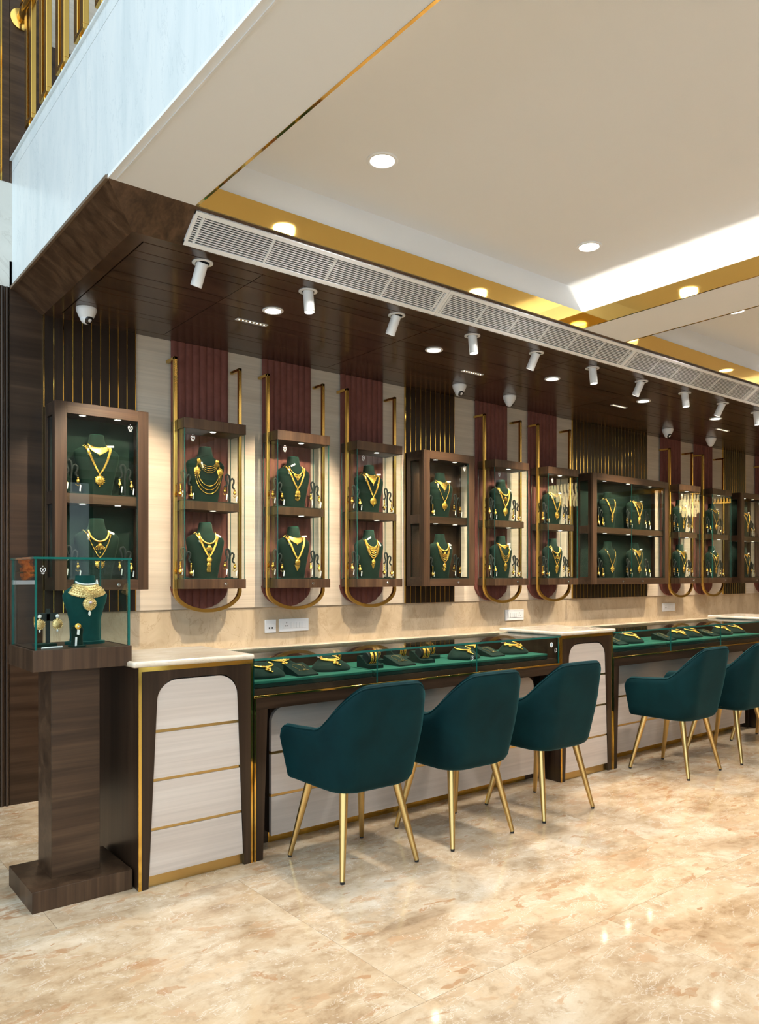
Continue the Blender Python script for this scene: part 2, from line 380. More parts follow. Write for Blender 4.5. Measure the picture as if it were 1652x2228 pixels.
# ------------------------------------------------------------------ low wooden ceiling, made of boards
ceil = struct('ceiling_low', B(BX, XE, BY, YW + 0.02, ZC + 0.012, ZC + 0.10), 'black')
ceil['label'] = 'dark veneered low ceiling over the wall displays'
ZB0, ZB1 = ZC, ZC + 0.012
struct('ceiling_board', B(BX, 1.393, BY, YW, ZB0, ZB1), 'ceil_wood', ceil)
struct('ceiling_board', B(1.393, XE, BY, 3.546, ZB0, ZB1), 'ceil_wood', ceil)
struct('ceiling_board', B(1.393, XE, 4.838, YW, ZB0, ZB1), 'ceil_wood', ceil)
ycut = [3.550, 3.665, 3.745, 3.976, 4.077, 4.240, 4.313, 4.529, 4.60, 4.834]
xcut = [1.398, 2.038, 3.324, 4.610, 5.896, 7.182, 8.468, 9.754, 11.04, 12.33]
for i, (x0, x1) in enumerate(zip(xcut[:-1], xcut[1:])):
    for y0, y1 in zip(ycut[:-1], ycut[1:]):
        struct('ceiling_board', B(x0 + 0.002, x1 - 0.002, y0 + 0.0028, y1 - 0.0028, ZB0, ZB1), 'ceil_wood', ceil)
# sloping veneer around the low ceiling, mitred at the corner
tr1 = struct('trim_1', MB().add([(BX, BY, ZC), (BX, YW, ZC), (XF, YW, ZS), (XF, YG, ZS), (BX, BY, ZC + .02), (BX, YW, ZC + .02), (XF, YW, ZS + .02), (XF, YG, ZS + .02)],
    [(0, 1, 2, 3), (7, 6, 5, 4), (0, 4, 5, 1), (1, 5, 6, 2), (2, 6, 7, 3), (3, 7, 4, 0)]), 'bevel_x', smooth=False)
tr1['label'] = 'sloping dark veneer below the marble mezzanine edge'
tr2 = struct('trim_2', MB().add([(BX, BY, ZC), (XF, YG, ZS), (XE, YG, ZS), (XE, BY, ZC), (BX, BY, ZC + .02), (XF, YG, ZS + .02), (XE, YG, ZS + .02), (XE, BY, ZC + .02)],
    [(0, 1, 2, 3), (7, 6, 5, 4), (0, 4, 5, 1), (1, 5, 6, 2), (2, 6, 7, 3), (3, 7, 4, 0)]), 'bevel_y', smooth=False)
tr2['label'] = 'sloping dark veneer carrying the white ventilation grilles'
struct('trim_3', B(XF - 0.010, XF + 0.004, YG, YW, ZS - 0.004, ZS + 0.012), 'edge_wood')
struct('trim_20', B(XF - 0.001, XF + 0.004, -3.2, YG, ZS - 0.002, ZS + 0.0118), 'white')
struct('trim_21', B(XF + 0.030, XF + 0.038, -3.2, YG - 0.01, ZS - 0.004, ZS), 'white_gloss')

# ------------------------------------------------------------------ white tray ceilings
struct('ceiling_tray', B(XF + 0.05, XE, -3.4, YG + 0.3, ZT, ZT + 0.06), 'white')
struct('ceiling_tray_side', B(XF + 0.05, XE, YG, YG + 0.02, ZS + 0.1, ZT), 'white')
prev = XF + 0.004; g = 4
for ti, (x0, x1) in enumerate(TRAYS):
    struct('ceiling_soffit', B(prev, x0, -3.2, YG, ZS, ZS + 0.05), 'white'); prev = x1
    struct('ceiling_soffit', B(x0, x1, -3.2, TYE, ZS, ZS + 0.05), 'white')
    struct('ceiling_tray_side', B(x0 - 0.14, x0 - 0.12, TYE, YG, ZS + 0.05, ZT), 'white')
    struct('ceiling_tray_side', B(x1 + 0.12, x1 + 0.14, TYE, YG, ZS + 0.05, ZT), 'white')
    struct('trim_%d' % g, B(x0, x1, YG - 0.012, YG, ZS - 0.002, ZS + 0.108), 'gold_mirror')
    struct('trim_%d' % (g + 1), B(x0 - 0.002, x0 + 0.010, TYE, YG - 0.012, ZS - 0.002, ZS + 0.108), 'gold_mirror')
    struct('trim_%d' % (g + 2), B(x1 - 0.010, x1 + 0.002, TYE, YG - 0.012, ZS - 0.002, ZS + 0.108), 'gold_mirror'); g += 3
    nm = ['first', 'second', 'third', 'fourth', 'fifth'][ti]
    if ti < 3: solo('cove_light', B(x1 + 0.05, x1 + 0.065, TYE + 0.05, YG - 0.03, ZS + 0.052, ZS + 0.060), 'cove_w', (x1 + 0.05, 0.5, ZS + 0.052), 'warm white cove strip hidden on the ledge of the %s ceiling tray' % nm, 'light')
struct('ceiling_soffit', B(prev, XE, -3.2, YG, ZS, ZS + 0.05), 'white')
solo('cove_light', B(TRAYS[0][0] - 0.07, TRAYS[0][0] - 0.055, TYE + 0.05, YG - 0.5, ZS + 0.052, ZS + 0.060), 'cove_a', (TRAYS[0][0] - 0.07, 0.5, ZS + 0.052), 'amber cove strip hidden along the mezzanine side of the ceiling tray', 'light')

# ------------------------------------------------------------------ mezzanine edge and balustrade
mez = struct('wall_mezzanine', B(XF + 0.012, XF + 0.05, -3.2, YW, ZS + 0.012, 3.79), 'white')
mez['label'] = 'pale marble fascia of the mezzanine edge'
yy = YW
for L_ in (1.35, 1.6, 1.6, 1.6, 1.6):
    struct('marble_slab', B(XF, XF + 0.012, yy - L_ + 0.0006, yy - 0.0006, ZS + 0.012, 3.719), 'fascia', mez)
    struct('marble_slab', B(XF, XF + 0.012, yy - L_ + 0.0006, yy - 0.0006, 3.722, 3.79), 'fascia', mez); yy -= L_
struct('capping', B(XF - 0.012, XF + 0.16, -3.2, YW, 3.79, 3.802), 'fascia', mez)
struct('ceiling_mezzanine_floor', B(XF + 0.05, 4.0, -3.2, YW, 3.55, 3.79), 'white')
rail = thing('balustrade', (1.2, YW, 3.802), 'polished gold balustrade standing on the marble mezzanine edge', 'railing')
for i in range(14):
    y = 4.745 - i * 0.305
    lp = thing('x', (0, 0, 0), None, None); lp.name = 'baluster_loop'; lp.parent = rail; lp.location = (0, y - YW, 0)
    for dy in (0.046, -0.046):
        part('bar', B(-0.014, 0.014, dy - 0.026, dy + 0.026, 0.172, 0.90), 'gold_rail', lp, bevel=0.002)
    part('bottom_bar', B(-0.014, 0.014, -0.072, 0.072, 0.146, 0.172), 'gold_rail', lp, bevel=0.002)
    part('foot', MB().lathe([(0.011, 0), (0.011, 0.147)], 10, (0, 0, 0)), 'gold_rail', lp)
    part('top_bar', B(-0.014, 0.014, -0.072, 0.072, 0.90, 0.925), 'gold_rail', lp, bevel=0.002)
part('handrail', MB().tube([(-0.004, 0.0, 0.84), (-0.004, -4.5, 0.84)], 0.03, 18), 'gold_rail', rail)
part('wall_flange', MB().tube([(-0.004, -0.001, 0.84), (-0.004, -0.012, 0.84), (-0.004, -0.02, 0.84)], [0.062, 0.062, 0.045], 22), 'gold_rail', rail)
part('lower_rail', B(-0.012, 0.012, -4.5, 0, 0.925, 0.945), 'gold_rail', rail)
solo('paper_scrap', MB().add([(0, 0, 0), (0.02, 0.035, 0.055), (0.022, -0.07, 0.05), (0.006, -0.045, -0.01), (0.001, 0, 0), (0.021, 0.035, 0.0552), (0.023, -0.07, 0.0502), (0.007, -0.045, -0.0098)], [(0, 1, 2, 3), (7, 6, 5, 4), (0, 4, 5, 1), (1, 5, 6, 2), (2, 6, 7, 3), (3, 7, 4, 0)]), 'paper',
     (XF + 0.0, 4.82, 3.812), 'torn scrap of white paper lying on the marble mezzanine capping', 'paper', world=False)

# ------------------------------------------------------------------ ventilation grilles on the sloping veneer
sl = Vector((0, BS, ZC - ZS)); sl_len = sl.length; sl.normalize(); nrm = Vector((0, -(ZS - ZC), -BS)).normalized()
MG = Matrix(((1, 0, 0, 0), (0, sl.y, nrm.y, 0), (0, sl.z, nrm.z, 0), (0, 0, 0, 1)))      # local x along shop, y down the slope, z outwards
def vent(x0, x1, bars, label):
    o = thing('ventilation_grille', (x0, YG, ZS), label, 'vent', 'white linear ventilation grilles')
    L_ = x1 - x0; a, b_ = 0.016, sl_len - 0.012
    def pp(n, mb, mt, **k): return part(n, mb.xf(MG), mt, o, **k)
    fr = MB()
    fr.box(0, L_, a, a + 0.022, 0, 0.012); fr.box(0, L_, b_ - 0.022, b_, 0, 0.012)
    fr.box(0, 0.016, a, b_, 0, 0.0118); fr.box(L_ - 0.016, L_, a, b_, 0, 0.0118)
    pp('frame', fr, 'white_gloss'); pp('dark_back', B(0.01, L_ - 0.01, a + 0.01, b_ - 0.01, -0.004, 0.0006), 'black')
    n = 11; s0, s1 = a + 0.026, b_ - 0.026
    for i in range(n):
        y = s0 + (s1 - s0) * (i + 0.5) / n
        pp('slat', B(0.012, L_ - 0.012, y - 0.0024, y + 0.0024, 0.003, 0.009), 'white_gloss', smooth=False)
    for x in bars: pp('cross_bar', B(x - x0 - 0.006, x - x0 + 0.006, a + 0.02, b_ - 0.02, 0.0015, 0.0075), 'white_gloss', smooth=False)
vent(1.553, 3.155, [1.60, 1.98, 2.356, 2.735, 3.12], 'white linear ventilation grille nearest the marble mezzanine edge')
vent(3.157, 5.05, [3.19, 3.49, 3.79, 4.09, 4.39, 4.69, 4.99], 'second white linear ventilation grille from the mezzanine edge')
vent(5.052, 6.91, [5.10, 5.40, 5.70, 6.0, 6.3, 6.6, 6.86], 'third white linear ventilation grille from the mezzanine edge')
vent(6.912, 8.8, [6.95, 7.25, 7.55, 7.85, 8.15, 8.45, 8.75], 'fourth white ventilation grille, at the far end of the row')
ORD = ['first', 'second', 'third', 'fourth', 'fifth', 'sixth', 'seventh', 'eighth', 'ninth', 'tenth', 'eleventh', 'twelfth']

# ------------------------------------------------------------------ ceiling lamps, spots, cameras, slots
def ring_prof(R, r): return [(R, 0), (R, -0.004), (R - 0.004, -0.007), (r + 0.004, -0.006), (r, -0.001), (r, 0.0)]
me_ring = MB().lathe(ring_prof(0.062, 0.044), 32, caps=False).mesh('trim_ring', 'white_gloss')
me_disc = MB().lathe([(0.0005, -0.0045), (0.03, -0.0045), (0.0445, -0.002)], 32, caps=False).mesh('diffuser', 'lamp')
me_ring_b = MB().lathe(ring_prof(0.075, 0.055), 36, caps=False).mesh('trim_ring', 'white')
me_disc_b = MB().lathe([(0.0005, -0.0045), (0.04, -0.0045), (0.0555, -0.002)], 36, caps=False).mesh('diffuser', 'lamp')
for i, x in enumerate([2.358, 3.644, 4.916, 6.183, 7.438, 8.71, 9.98]):
    o = thing('downlight', (x, 3.99, ZC), '%s round recessed downlight from the mezzanine along the dark ceiling' % ORD[i], 'ceiling light', 'round downlights in the dark ceiling')
    inst('trim_ring', me_ring, o); inst('diffuser', me_disc, o)
    light('downlight_bulb', 'SPOT', o, (0, 0, -0.02), P_DOWN, NEUT, size=0.045, angle=125, blend=0.7)
k = 0
for x, y, ds in [(2.276, 2.85, 'nearest the mezzanine corner'), (3.83, 2.835, 'near the lit cove'), (2.276, 1.2, 'toward the shop front, mezzanine side'), (3.83, 1.2, 'toward the shop front, cove side'), (5.6, 2.85, 'in the second tray beside the grille'), (7.15, 2.85, 'at the far end of the second tray'), (5.6, 1.2, 'in the second tray toward the shop front'), (7.15, 1.2, 'far end of second tray, shop front side'), (9.6, 2.0, 'in the third tray')]:
    o = thing('tray_downlight', (x, y, ZT), 'white rimmed downlight in the tray ceiling ' + ds, 'ceiling light', 'downlights in the white tray ceilings')
    inst('trim_ring', me_ring_b, o); inst('diffuser', me_disc_b, o)
    light('downlight_bulb', 'SPOT', o, (0, 0, -0.02), P_TRAY, (1.0, 0.96, 0.90), size=0.055, angle=150, blend=0.8)
me_sring = MB().lathe([(0.052, 0), (0.052, -0.004), (0.036, -0.005), (0.036, 0.0)], 28, caps=False).mesh('trim_ring', 'white_gloss')
me_well = MB().lathe([(0.0005, -0.0005), (0.036, -0.0005)], 24, caps=False).mesh('dark_well', 'black')
me_barrel = MB().lathe([(0.027, 0.0), (0.029, 0.002), (0.029, 0.118), (0.026, 0.12), (0.024, 0.112), (0.022, 0.10)], 26, caps=True).mesh('barrel', 'white_gloss')
me_lens = MB().lathe([(0.0005, 0.1135), (0.0235, 0.1135)], 22, caps=False).mesh('lens', 'lamp_spot')
for i, x in enumerate([1.722, 2.35, 2.985, 3.626, 4.262, 4.905, 5.55, 6.195, 6.836, 7.47, 8.11, 8.75]):
    o = thing('spotlight', (x, 3.60, ZC), '%s white cylinder spotlight along the grille, %s' % (ORD[i], 'tilted to the wall' if i % 2 == 0 else 'pointing down'), 'spotlight', 'white cylinder spotlights')
    inst('trim_ring', me_sring, o); inst('dark_well', me_well, o)
    d = Vector((-0.10, 0.42, -0.9)).normalized() if i % 2 == 0 else Vector((0.02, -0.10, -0.99)).normalized()
    rot = d.to_track_quat('Z', 'Y').to_euler()
    br = inst('barrel', me_barrel, o, (0, 0, 0.0), rot); inst('lens', me_lens, br)
    lo = light('spot_bulb', 'SPOT', o, tuple(d * 0.125), P_SPOT_WALL if i % 2 == 0 else P_SPOT_COUNTER, (1.0, 0.81, 0.57), size=0.016, angle=58 if i % 2 == 0 else 80, blend=0.55)
    aim(lo, Vector((0.05, 1.33, -1.35)) if i % 2 == 0 else Vector((0, -0.10, -1)))
def dome_parts():
    body = MB().lathe([(0.057, 0), (0.058, -0.010), (0.055, -0.022), (0.044, -0.048), (0.036, -0.060)], 28)
    eye = MB()
    rings = []
    for a in range(9):
        t = PI * a / 8; rings.append([(0.037 * math.sin(t) * math.cos(2 * PI * j / 20), 0.037 * math.sin(t) * math.sin(2 * PI * j / 20), 0.037 * math.cos(t)) for j in range(20)])
    rings[0] = [(p[0] + 1e-4 * math.cos(j), p[1] + 1e-4 * math.sin(j), p[2]) for j, p in enumerate(rings[0])]
    eye.loft(rings, True, False)
    lens = MB().lathe([(0.0005, 0.035), (0.018, 0.0345), (0.024, 0.031), (0.027, 0.026)], 20, caps=False)
    return body.mesh('housing', 'white_gloss'), eye.mesh('eyeball', 'white_gloss'), lens.mesh('lens', ['black_gloss'])
db, de, dl = dome_parts()
for i, (x, y, d, ds) in enumerate([(1.483, 4.64, (0.35, -0.75, -0.55), 'above the first framed cabinet'), (4.483, 4.60, (-0.05, -0.8, -0.6), 'above the second framed cabinet'), (5.101, 4.61, (0.8, -0.4, -0.55), 'above the fourth hanging glass case'), (7.578, 4.60, (-0.1, -0.8, -0.6), 'above the double-width cabinet'), (8.471, 4.60, (0.8, -0.4, -0.55), 'between the sixth and seventh glass cases')]):
    o = thing('dome_camera', (x, y, ZC), 'white turret security camera on the dark ceiling ' + ds, 'security camera', 'white turret security cameras')
    inst('housing', db, o); e = inst('eyeball', de, o, (0, 0, -0.056)); e.rotation_euler = Vector(d).to_track_quat('Z', 'Y').to_euler()
    inst('lens', dl, e)
for i, (x0, x1) in enumerate([(2.258, 2.471), (4.18, 4.395), (6.09, 6.31), (7.96, 8.19)]):
    o = thing('slot_light', ((x0 + x1) / 2, 4.255, ZC), '%s slim linear slot light set into the dark ceiling' % ORD[i], 'ceiling light', 'linear slot lights')
    L_ = (x1 - x0) / 2; mb = MB()
    mb.box(-L_, L_, -0.018, -0.012, -0.003, 0); mb.box(-L_, L_, 0.012, 0.018, -0.003, 0); mb.box(-L_, -L_ + 0.008, -0.012, 0.012, -0.003, 0); mb.box(L_ - 0.008, L_, -0.012, 0.012, -0.003, 0)
    part('frame', mb, 'white_gloss', o, smooth=False)
    part('recess', B(-L_ + 0.008, L_ - 0.008, -0.012, 0.012, -0.0012, -0.0002), 'gold_soft', o)
    for j in range(8):
        xx = -L_ + 0.02 + (2 * L_ - 0.04) * j / 7
        part('led', MB().lathe([(0.0005, -0.002), (0.0045, -0.0018)], 10, (xx, 0, 0), caps=False), 'lamp_small', o)

# ------------------------------------------------------------------ dark panels of chevron boards and brass strips
def strip_panel(x0, x1, n, label):
    o = thing('brass_striped_panel', ((x0 + x1) / 2, YW, 1.124), label, 'wall panel', 'dark chevron wall panels with brass strips')
    pw = (x1 - x0) / n
    for i in range(n):
        part('plank', B(x0 + i * pw + 0.002, x0 + (i + 1) * pw - 0.002, YW - 0.014, YW, 1.124, ZC), 'chev_a' if i % 2 else 'chev_b', o, world=True)
    for i in range(n + 1):
        part('brass_strip', B(x0 + i * pw - 0.0026, x0 + i * pw + 0.0026, YW - 0.0165, YW - 0.001, 1.124, ZC), 'gold', o, world=True, smooth=False)
strip_panel(1.320, 1.883, 10, 'dark chevron wall panel with brass strips behind the first framed cabinet')
strip_panel(4.170, 4.728, 10, 'dark chevron wall panel with brass strips behind the second framed cabinet')
strip_panel(6.374, 7.687, 22, 'wide dark chevron wall panel with brass strips behind the double-width cabinet')
strip_panel(9.350, 9.902, 10, 'dark chevron wall panel with brass strips at the far end')
# rose velvet channelled panels with rounded foot
def rose_panel(x0, x1, label):
    o = thing('channelled_velvet_panel', ((x0 + x1) / 2, YW, 1.12), label, 'wall panel', 'rose brown channelled velvet wall panels')
    n = 8; W = (x1 - x0); cx = (x0 + x1) / 2; pw = W / n
    for i in range(n):
        a = x0 + i * pw; rows_b, rows_t = [], []
        for j in range(11):
            t = j / 10; x = a + t * pw; u = min(0.999, abs(x - cx) / (W / 2))
            zb = 1.285 - 0.16 * math.sqrt(1 - u * u); y = YW - 0.014 - 0.009 * (1 - abs(2 * t - 1) ** 2.6)
            rows_b.append((x, y, zb)); rows_t.append((x, y, ZC - 0.001))
        back_b = [(p[0], YW - 0.0005, p[2]) for p in rows_b]; back_t = [(p[0], YW - 0.0005, p[2]) for p in rows_t]
        part('channel', MB().loft([back_b, rows_b, rows_t, back_t], False, False), 'rose', o, world=True, angle=70)
for i, (a, b_) in enumerate([(2.123, 2.543), (2.814, 3.233), (3.506, 3.93), (4.983, 5.408), (5.693, 6.122), (7.942, 8.372), (8.654, 9.085), (10.165, 10.595)]):
    rose_panel(a, b_, 'rose brown channelled velvet panel behind the %s hanging glass case' % ORD[i])

# ------------------------------------------------------------------ small crest printed on glass
def crest(s=1.0):
    mb = MB(); y = 0.0
    def seg(p, q, w_):
        d = Vector((q[0] - p[0], 0, q[1] - p[1])); n_ = Vector((-d.z, 0, d.x)).normalized() * w_
        a, b_ = Vector((p[0], 0, p[1])), Vector((q[0], 0, q[1]))
        mb.add([a - n_, b_ - n_, b_ + n_, a + n_], [(0, 1, 2, 3)])
    seg((-0.006, 0.008), (0, -0.005), 0.0013); seg((0.006, 0.008), (0, -0.005), 0.0013)
    for sgn in (-1, 1):
        pr = None
        for i in range(9):
            a = math.radians(-80 + i * 17); p = (sgn * 0.013 * math.cos(a), 0.013 * math.sin(a))
            if pr: seg(pr, p, 0.0017)
            pr = p
    seg((-0.010, -0.018), (0.010, -0.018), 0.0012); seg((-0.006, -0.0225), (0.006, -0.0225), 0.0008)
    seg((0, 0.016), (0, 0.022), 0.0014); seg((-0.004, 0.020), (0.004, 0.020), 0.0008)
    mb.v = [(p[0] * s, p[1], p[2] * s) for p in mb.v]
    return mb.mesh('crest', 'paper', smooth=False)
ME_CREST = crest(1.0)
me_led_ring = MB().lathe([(0.024, 0), (0.024, -0.003), (0.018, -0.003), (0.018, 0)], 20, caps=False).mesh('led_ring', 'white_gloss')
me_led = MB().lathe([(0.0005, -0.0025), (0.0185, -0.0022)], 20, caps=False).mesh('led', 'lamp_small')
me_lock = MB().tube([(0, 0, 0), (0, -0.006, 0), (0, -0.008, 0)], [0.011, 0.011, 0.009], 18).mesh('lock', 'chrome')
me_keyhole = B(-0.0012, 0.0012, -0.0086, -0.0078, -0.005, 0.005).mesh('keyhole', 'black')
def led(parent, x, y, z, power):
    r = inst('led_ring', me_led_ring, parent, (x, y, z)); inst('led', me_led, r)
    light('led_bulb', 'SPOT', parent, (x, y, z - 0.006), power, WARM2, size=0.018, angle=150, blend=0.6)

# ------------------------------------------------------------------ hanging glass cases
YF = 4.69
def hanging_case(x0, ordn, lit=True):
    w_ = 0.445; x1 = x0 + w_
    o = thing('hanging_glass_case', (x0 + w_ / 2, YW, 1.265), '%s walnut and glass case hung on a brass rod, from the pedestal' % ordn, 'display case', 'brass-hung glass wall cases')
    def p(n, mb, mt, **k): return part(n, mb, mt, o, world=True, **k)
    p('base_box', B(x0, x1, YF, YW - 0.03, 1.265, 1.328), 'wood_v', bevel=0.0015)
    p('cap_box', B(x0, x1, YF, YW - 0.03, 2.305, 2.372), 'wood_v', bevel=0.0015)
    p('shelf', B(x0 + 0.012, x1 - 0.042, YF + 0.022, YW - 0.03, 1.782, 1.838), 'wood_v', bevel=0.001)
    g1 = p('front_pane', MB().pane(x0 + 0.006, x1 - 0.006, YF + 0.004, YF + 0.010, 1.328, 2.305), ['glass', 'glass_edge'], smooth=False)
    p('side_pane', MB().pane(x0 + 0.004, x0 + 0.010, YF + 0.010, YW - 0.03, 1.328, 2.305), ['glass', 'glass_edge'], smooth=False)
    p('side_pane', MB().pane(x1 - 0.010, x1 - 0.004, YF + 0.010, YW - 0.03, 1.328, 2.305), ['glass', 'glass_edge'], smooth=False)
    for zz in (1.332, 1.8395): p('velvet_pad', B(x0 + 0.014, x1 - 0.045, YF + 0.03, YW - 0.032, zz - 0.004 if zz < 1.5 else zz - 0.0015, zz + 0.004), 'green', bevel=0.001)
    lk = inst('lock', me_lock, o, (0.072, YF - YW, 1.297 - 1.265)); inst('keyhole', me_keyhole, lk)
    xl, xr, yr = x0 - 0.0125, x1 + 0.0125, 4.805; cx = (xl + xr) / 2; R = (xr - xl) / 2
    path = [(xl, YW - 0.001, 2.772), (xl, yr, 2.772), (xl, yr, 2.772 - 0.0001), (xl, yr, 1.252)]
    q = 0.0115
    rod = MB()
    rod.box(xl - q, xl + q, yr - q, YW - 0.001, 2.762, 2.781); rod.box(xl - q, xl + q, yr - q, yr + q, 1.25, 2.7815)
    rod.box(xr - q, xr + q, yr - q, YW - 0.001, 2.762, 2.781); rod.box(xr - q, xr + q, yr - q, yr + q, 1.25, 2.7815)
    arc = [(cx - R * math.cos(PI * i / 28), yr, 1.252 - 0.135 * math.sin(PI * i / 28)) for i in range(29)]
    p('brass_rod', rod, 'gold_rod', bevel=0.002); p('brass_arc', MB().tube(arc, 0.0115, 4, square=True), 'gold_rod', angle=50)
    for zz in (2.305, 1.782): led(o, 0.0, (YF + 0.045) - YW, zz - 1.265, P_CASE)
    inst('crest', ME_CREST, g1, (x0 + 0.06 - (x0 + w_ / 2), YF + 0.0035 - YW, 2.245 - 1.265))
    return (x0 + w_ / 2 - 0.018, [(1.842, 'upper'), (1.336, 'lower')], '%s hanging glass case' % ordn)

# ------------------------------------------------------------------ wood framed wall cabinets
def framed_cabinet(x0, x1, label, short, doors=1, back='green_back'):
    o = thing('framed_wall_cabinet', ((x0 + x1) / 2, YW, 1.265), label, 'display cabinet', 'walnut framed wall cabinets')
    def p(n, mb, mt, **k): return part(n, mb, mt, o, world=True, **k)
    zb, zt = 1.265, 2.37; fx = 0.068; yb = YW - 0.03
    p('bottom_board', B(x0, x1, YF + 0.02, yb, zb, zb + 0.06), 'dark_h'); p('top_board', B(x0, x1, YF + 0.02, yb, zt - 0.06, zt), 'dark_h')
    p('shelf', B(x0 + 0.02, x1 - 0.02, YF + 0.03, yb - 0.01, 1.782, 1.838), 'wood_h')
    p('backing', B(x0 + 0.02, x1 - 0.02, yb - 0.01, yb, zb + 0.06, zt - 0.06), back)
    for a, b_ in ((x0, x0 + 0.02), (x1 - 0.02, x1)):     # side frames with two small windows each
        sd = MB()
        sd.box(a, b_, YF + 0.02, YF + 0.055, zb + 0.06, zt - 0.06); sd.box(a, b_, yb - 0.045, yb, zb + 0.06, zt - 0.06)
        for z0, z1 in ((zb + 0.06, zb + 0.075), (1.775, 1.85), (zt - 0.075, zt - 0.06)): sd.box(a, b_, YF + 0.055, yb - 0.045, z0, z1)
        s_ = p('side_frame', sd, 'dark_v')
        for z0, z1 in ((zb + 0.075, 1.775), (1.85, zt - 0.075)):
            p('side_window', MB().pane((a + b_) / 2 - 0.003, (a + b_) / 2 + 0.003, YF + 0.055, yb - 0.045, z0, z1), ['glass', 'glass_edge'], smooth=False)
    dw = (x1 - x0) / doors
    dr = thing('door', (0, 0, 0), None, None); dr.name = 'door_frame'; dr.parent = o
    def pd(n, mb, mt, **k): return part(n, mb, mt, dr, world=True, **k)
    pd('stile', B(x0, x0 + fx, YF, YF + 0.022, zb, zt), 'wood_v', bevel=0.0015); pd('stile', B(x1 - fx, x1, YF, YF + 0.022, zb, zt), 'wood_v', bevel=0.0015)
    pd('rail', B(x0 + fx, x1 - fx, YF, YF + 0.022, zt - 0.067, zt), 'wood_h', bevel=0.001); pd('rail', B(x0 + fx, x1 - fx, YF, YF + 0.022, zb, zb + 0.063), 'wood_h', bevel=0.001)
    ww = (x1 - x0 - 2 * fx) / doors
    for i in range(doors):
        a = x0 + fx + i * ww
        pd('glass_pane', MB().pane(a + 0.001, a + ww - 0.001, YF + 0.008, YF + 0.014, zb + 0.063, zt - 0.067), ['glass', 'glass_edge'], smooth=False)
        lk = inst('lock', me_lock, o, (a + ww * (0.72 if i == 0 else 0.30) - (x0 + x1) / 2, YF - YW, 0.03)); inst('keyhole', me_keyhole, lk)
    inst('crest', ME_CREST, o, (x1 - fx - 0.045 - (x0 + x1) / 2, YF + 0.0075 - YW, 2.26 - 1.265))
    for zz in (zb + 0.062, 1.8395): p('velvet_pad', B(x0 + 0.022, x1 - 0.022, YF + 0.035, yb - 0.012, zz - 0.0015, zz + 0.004), 'green', bevel=0.001)
    nl = 2 if doors == 1 else 3
    for zz in (zt - 0.06, 1.782):
        for i in range(nl): led(o, (x0 + fx + (x1 - x0 - 2 * fx) * (i + 0.5) / nl) - (x0 + x1) / 2, YF + 0.055 - YW, zz - 1.265, P_CASE * (0.7 if doors == 1 else 0.9))
    return ((x0 + x1) / 2, [(1.8435, 'upper'), (zb + 0.066, 'lower')], short)

# ------------------------------------------------------------------ jewellery on velvet busts
BP = [(0.0, .088, .050, .022), (0.02, .090, .052, .024), (.09, .104, .055, .028), (.17, .122, .060, .032), (.225, .135, .058, .034), (.252, .137, .052, .034), (.270, .126, .046, .032), (.286, .098, .042, .030),
      (.298, .066, .040, .030), (.310, .054, .040, .034), (.330, .048, .038, .034), (.362, .0425, .036, .033), (.368, .041, .035, .032)]
NB = 2.25; BCY = 0.0
def bust_mesh(s=1.0):
    rings = []; n = 32
    for z, w_, df, dbk in BP:
        r = []
        for j in range(n):
            a = 2 * PI * j / n; c, s_ = math.cos(a), math.sin(a); e = 2 / NB
            x = w_ * math.copysign(abs(c) ** e, c); y = math.copysign(abs(s_) ** e, s_); r.append((x * s, (y * (dbk if y > 0 else df)) * s, z * s))
        rings.append(r)
    return MB().loft(rings)
def bfront(x, z):
    z = max(0.0, min(z, .367))
    for (z0, w0, d0, _), (z1, w1, d1, _) in zip(BP[:-1], BP[1:]):
        if z0 <= z <= z1:
            t = (z - z0) / (z1 - z0); w_ = w0 + (w1 - w0) * t; d = d0 + (d1 - d0) * t; break
    u = min(1.0, abs(x) / w_); return -d * (1 - u ** NB) ** (1 / NB)
ME_BUST = bust_mesh().mesh('jewellery_bust', 'green', angle=60)
ME_BUST_TOP = MB().lathe([(0.0005, .3695), (.038, .3695), (.039, .368)], 24, caps=False).mesh('neck_top', 'green_tray')
def on(x, z, off=0.004): return (x, bfront(x, z) - off, z)
def curve_pts(kind, A, zt, zb, n):
    out = []
    for i in range(n):
        s = -1 + 2 * i / (n - 1); a = abs(s)
        if kind == 'U': out.append((A * math.sin(s * PI / 2), zb + (zt - zb) * (1 - math.cos(s * PI / 2)) ** 1.0))
        else: out.append((A * (a ** 0.85) * (1 if s > 0 else -1), zb + (zt - zb) * a ** 1.15))
    return out
def bead_line(mb, pts, r, off=0.004, var=0.0):
    for i, (x, z) in enumerate(pts):
        mb.ball(on(x, z, off), r * (1 + var * (i % 3 - 1)))
def tagmesh(x, z, ang, L_=0.040, W=0.011, off=0.011):
    mb = MB(); c, s = math.cos(ang), math.sin(ang); y = bfront(x, z) - off
    def q(a, b_): return (x + a * c - b_ * s, y, z + a * s + b_ * c)
    mb.prism([(0, -W / 2), (L_, -W / 2), (L_, W / 2), (0, W / 2)], 0, 0.0008, 'y')
    mb.v = [(x + p[0] * c - p[2] * s, y + p[1], z + p[0] * s + p[2] * c) for p in mb.v]; return mb
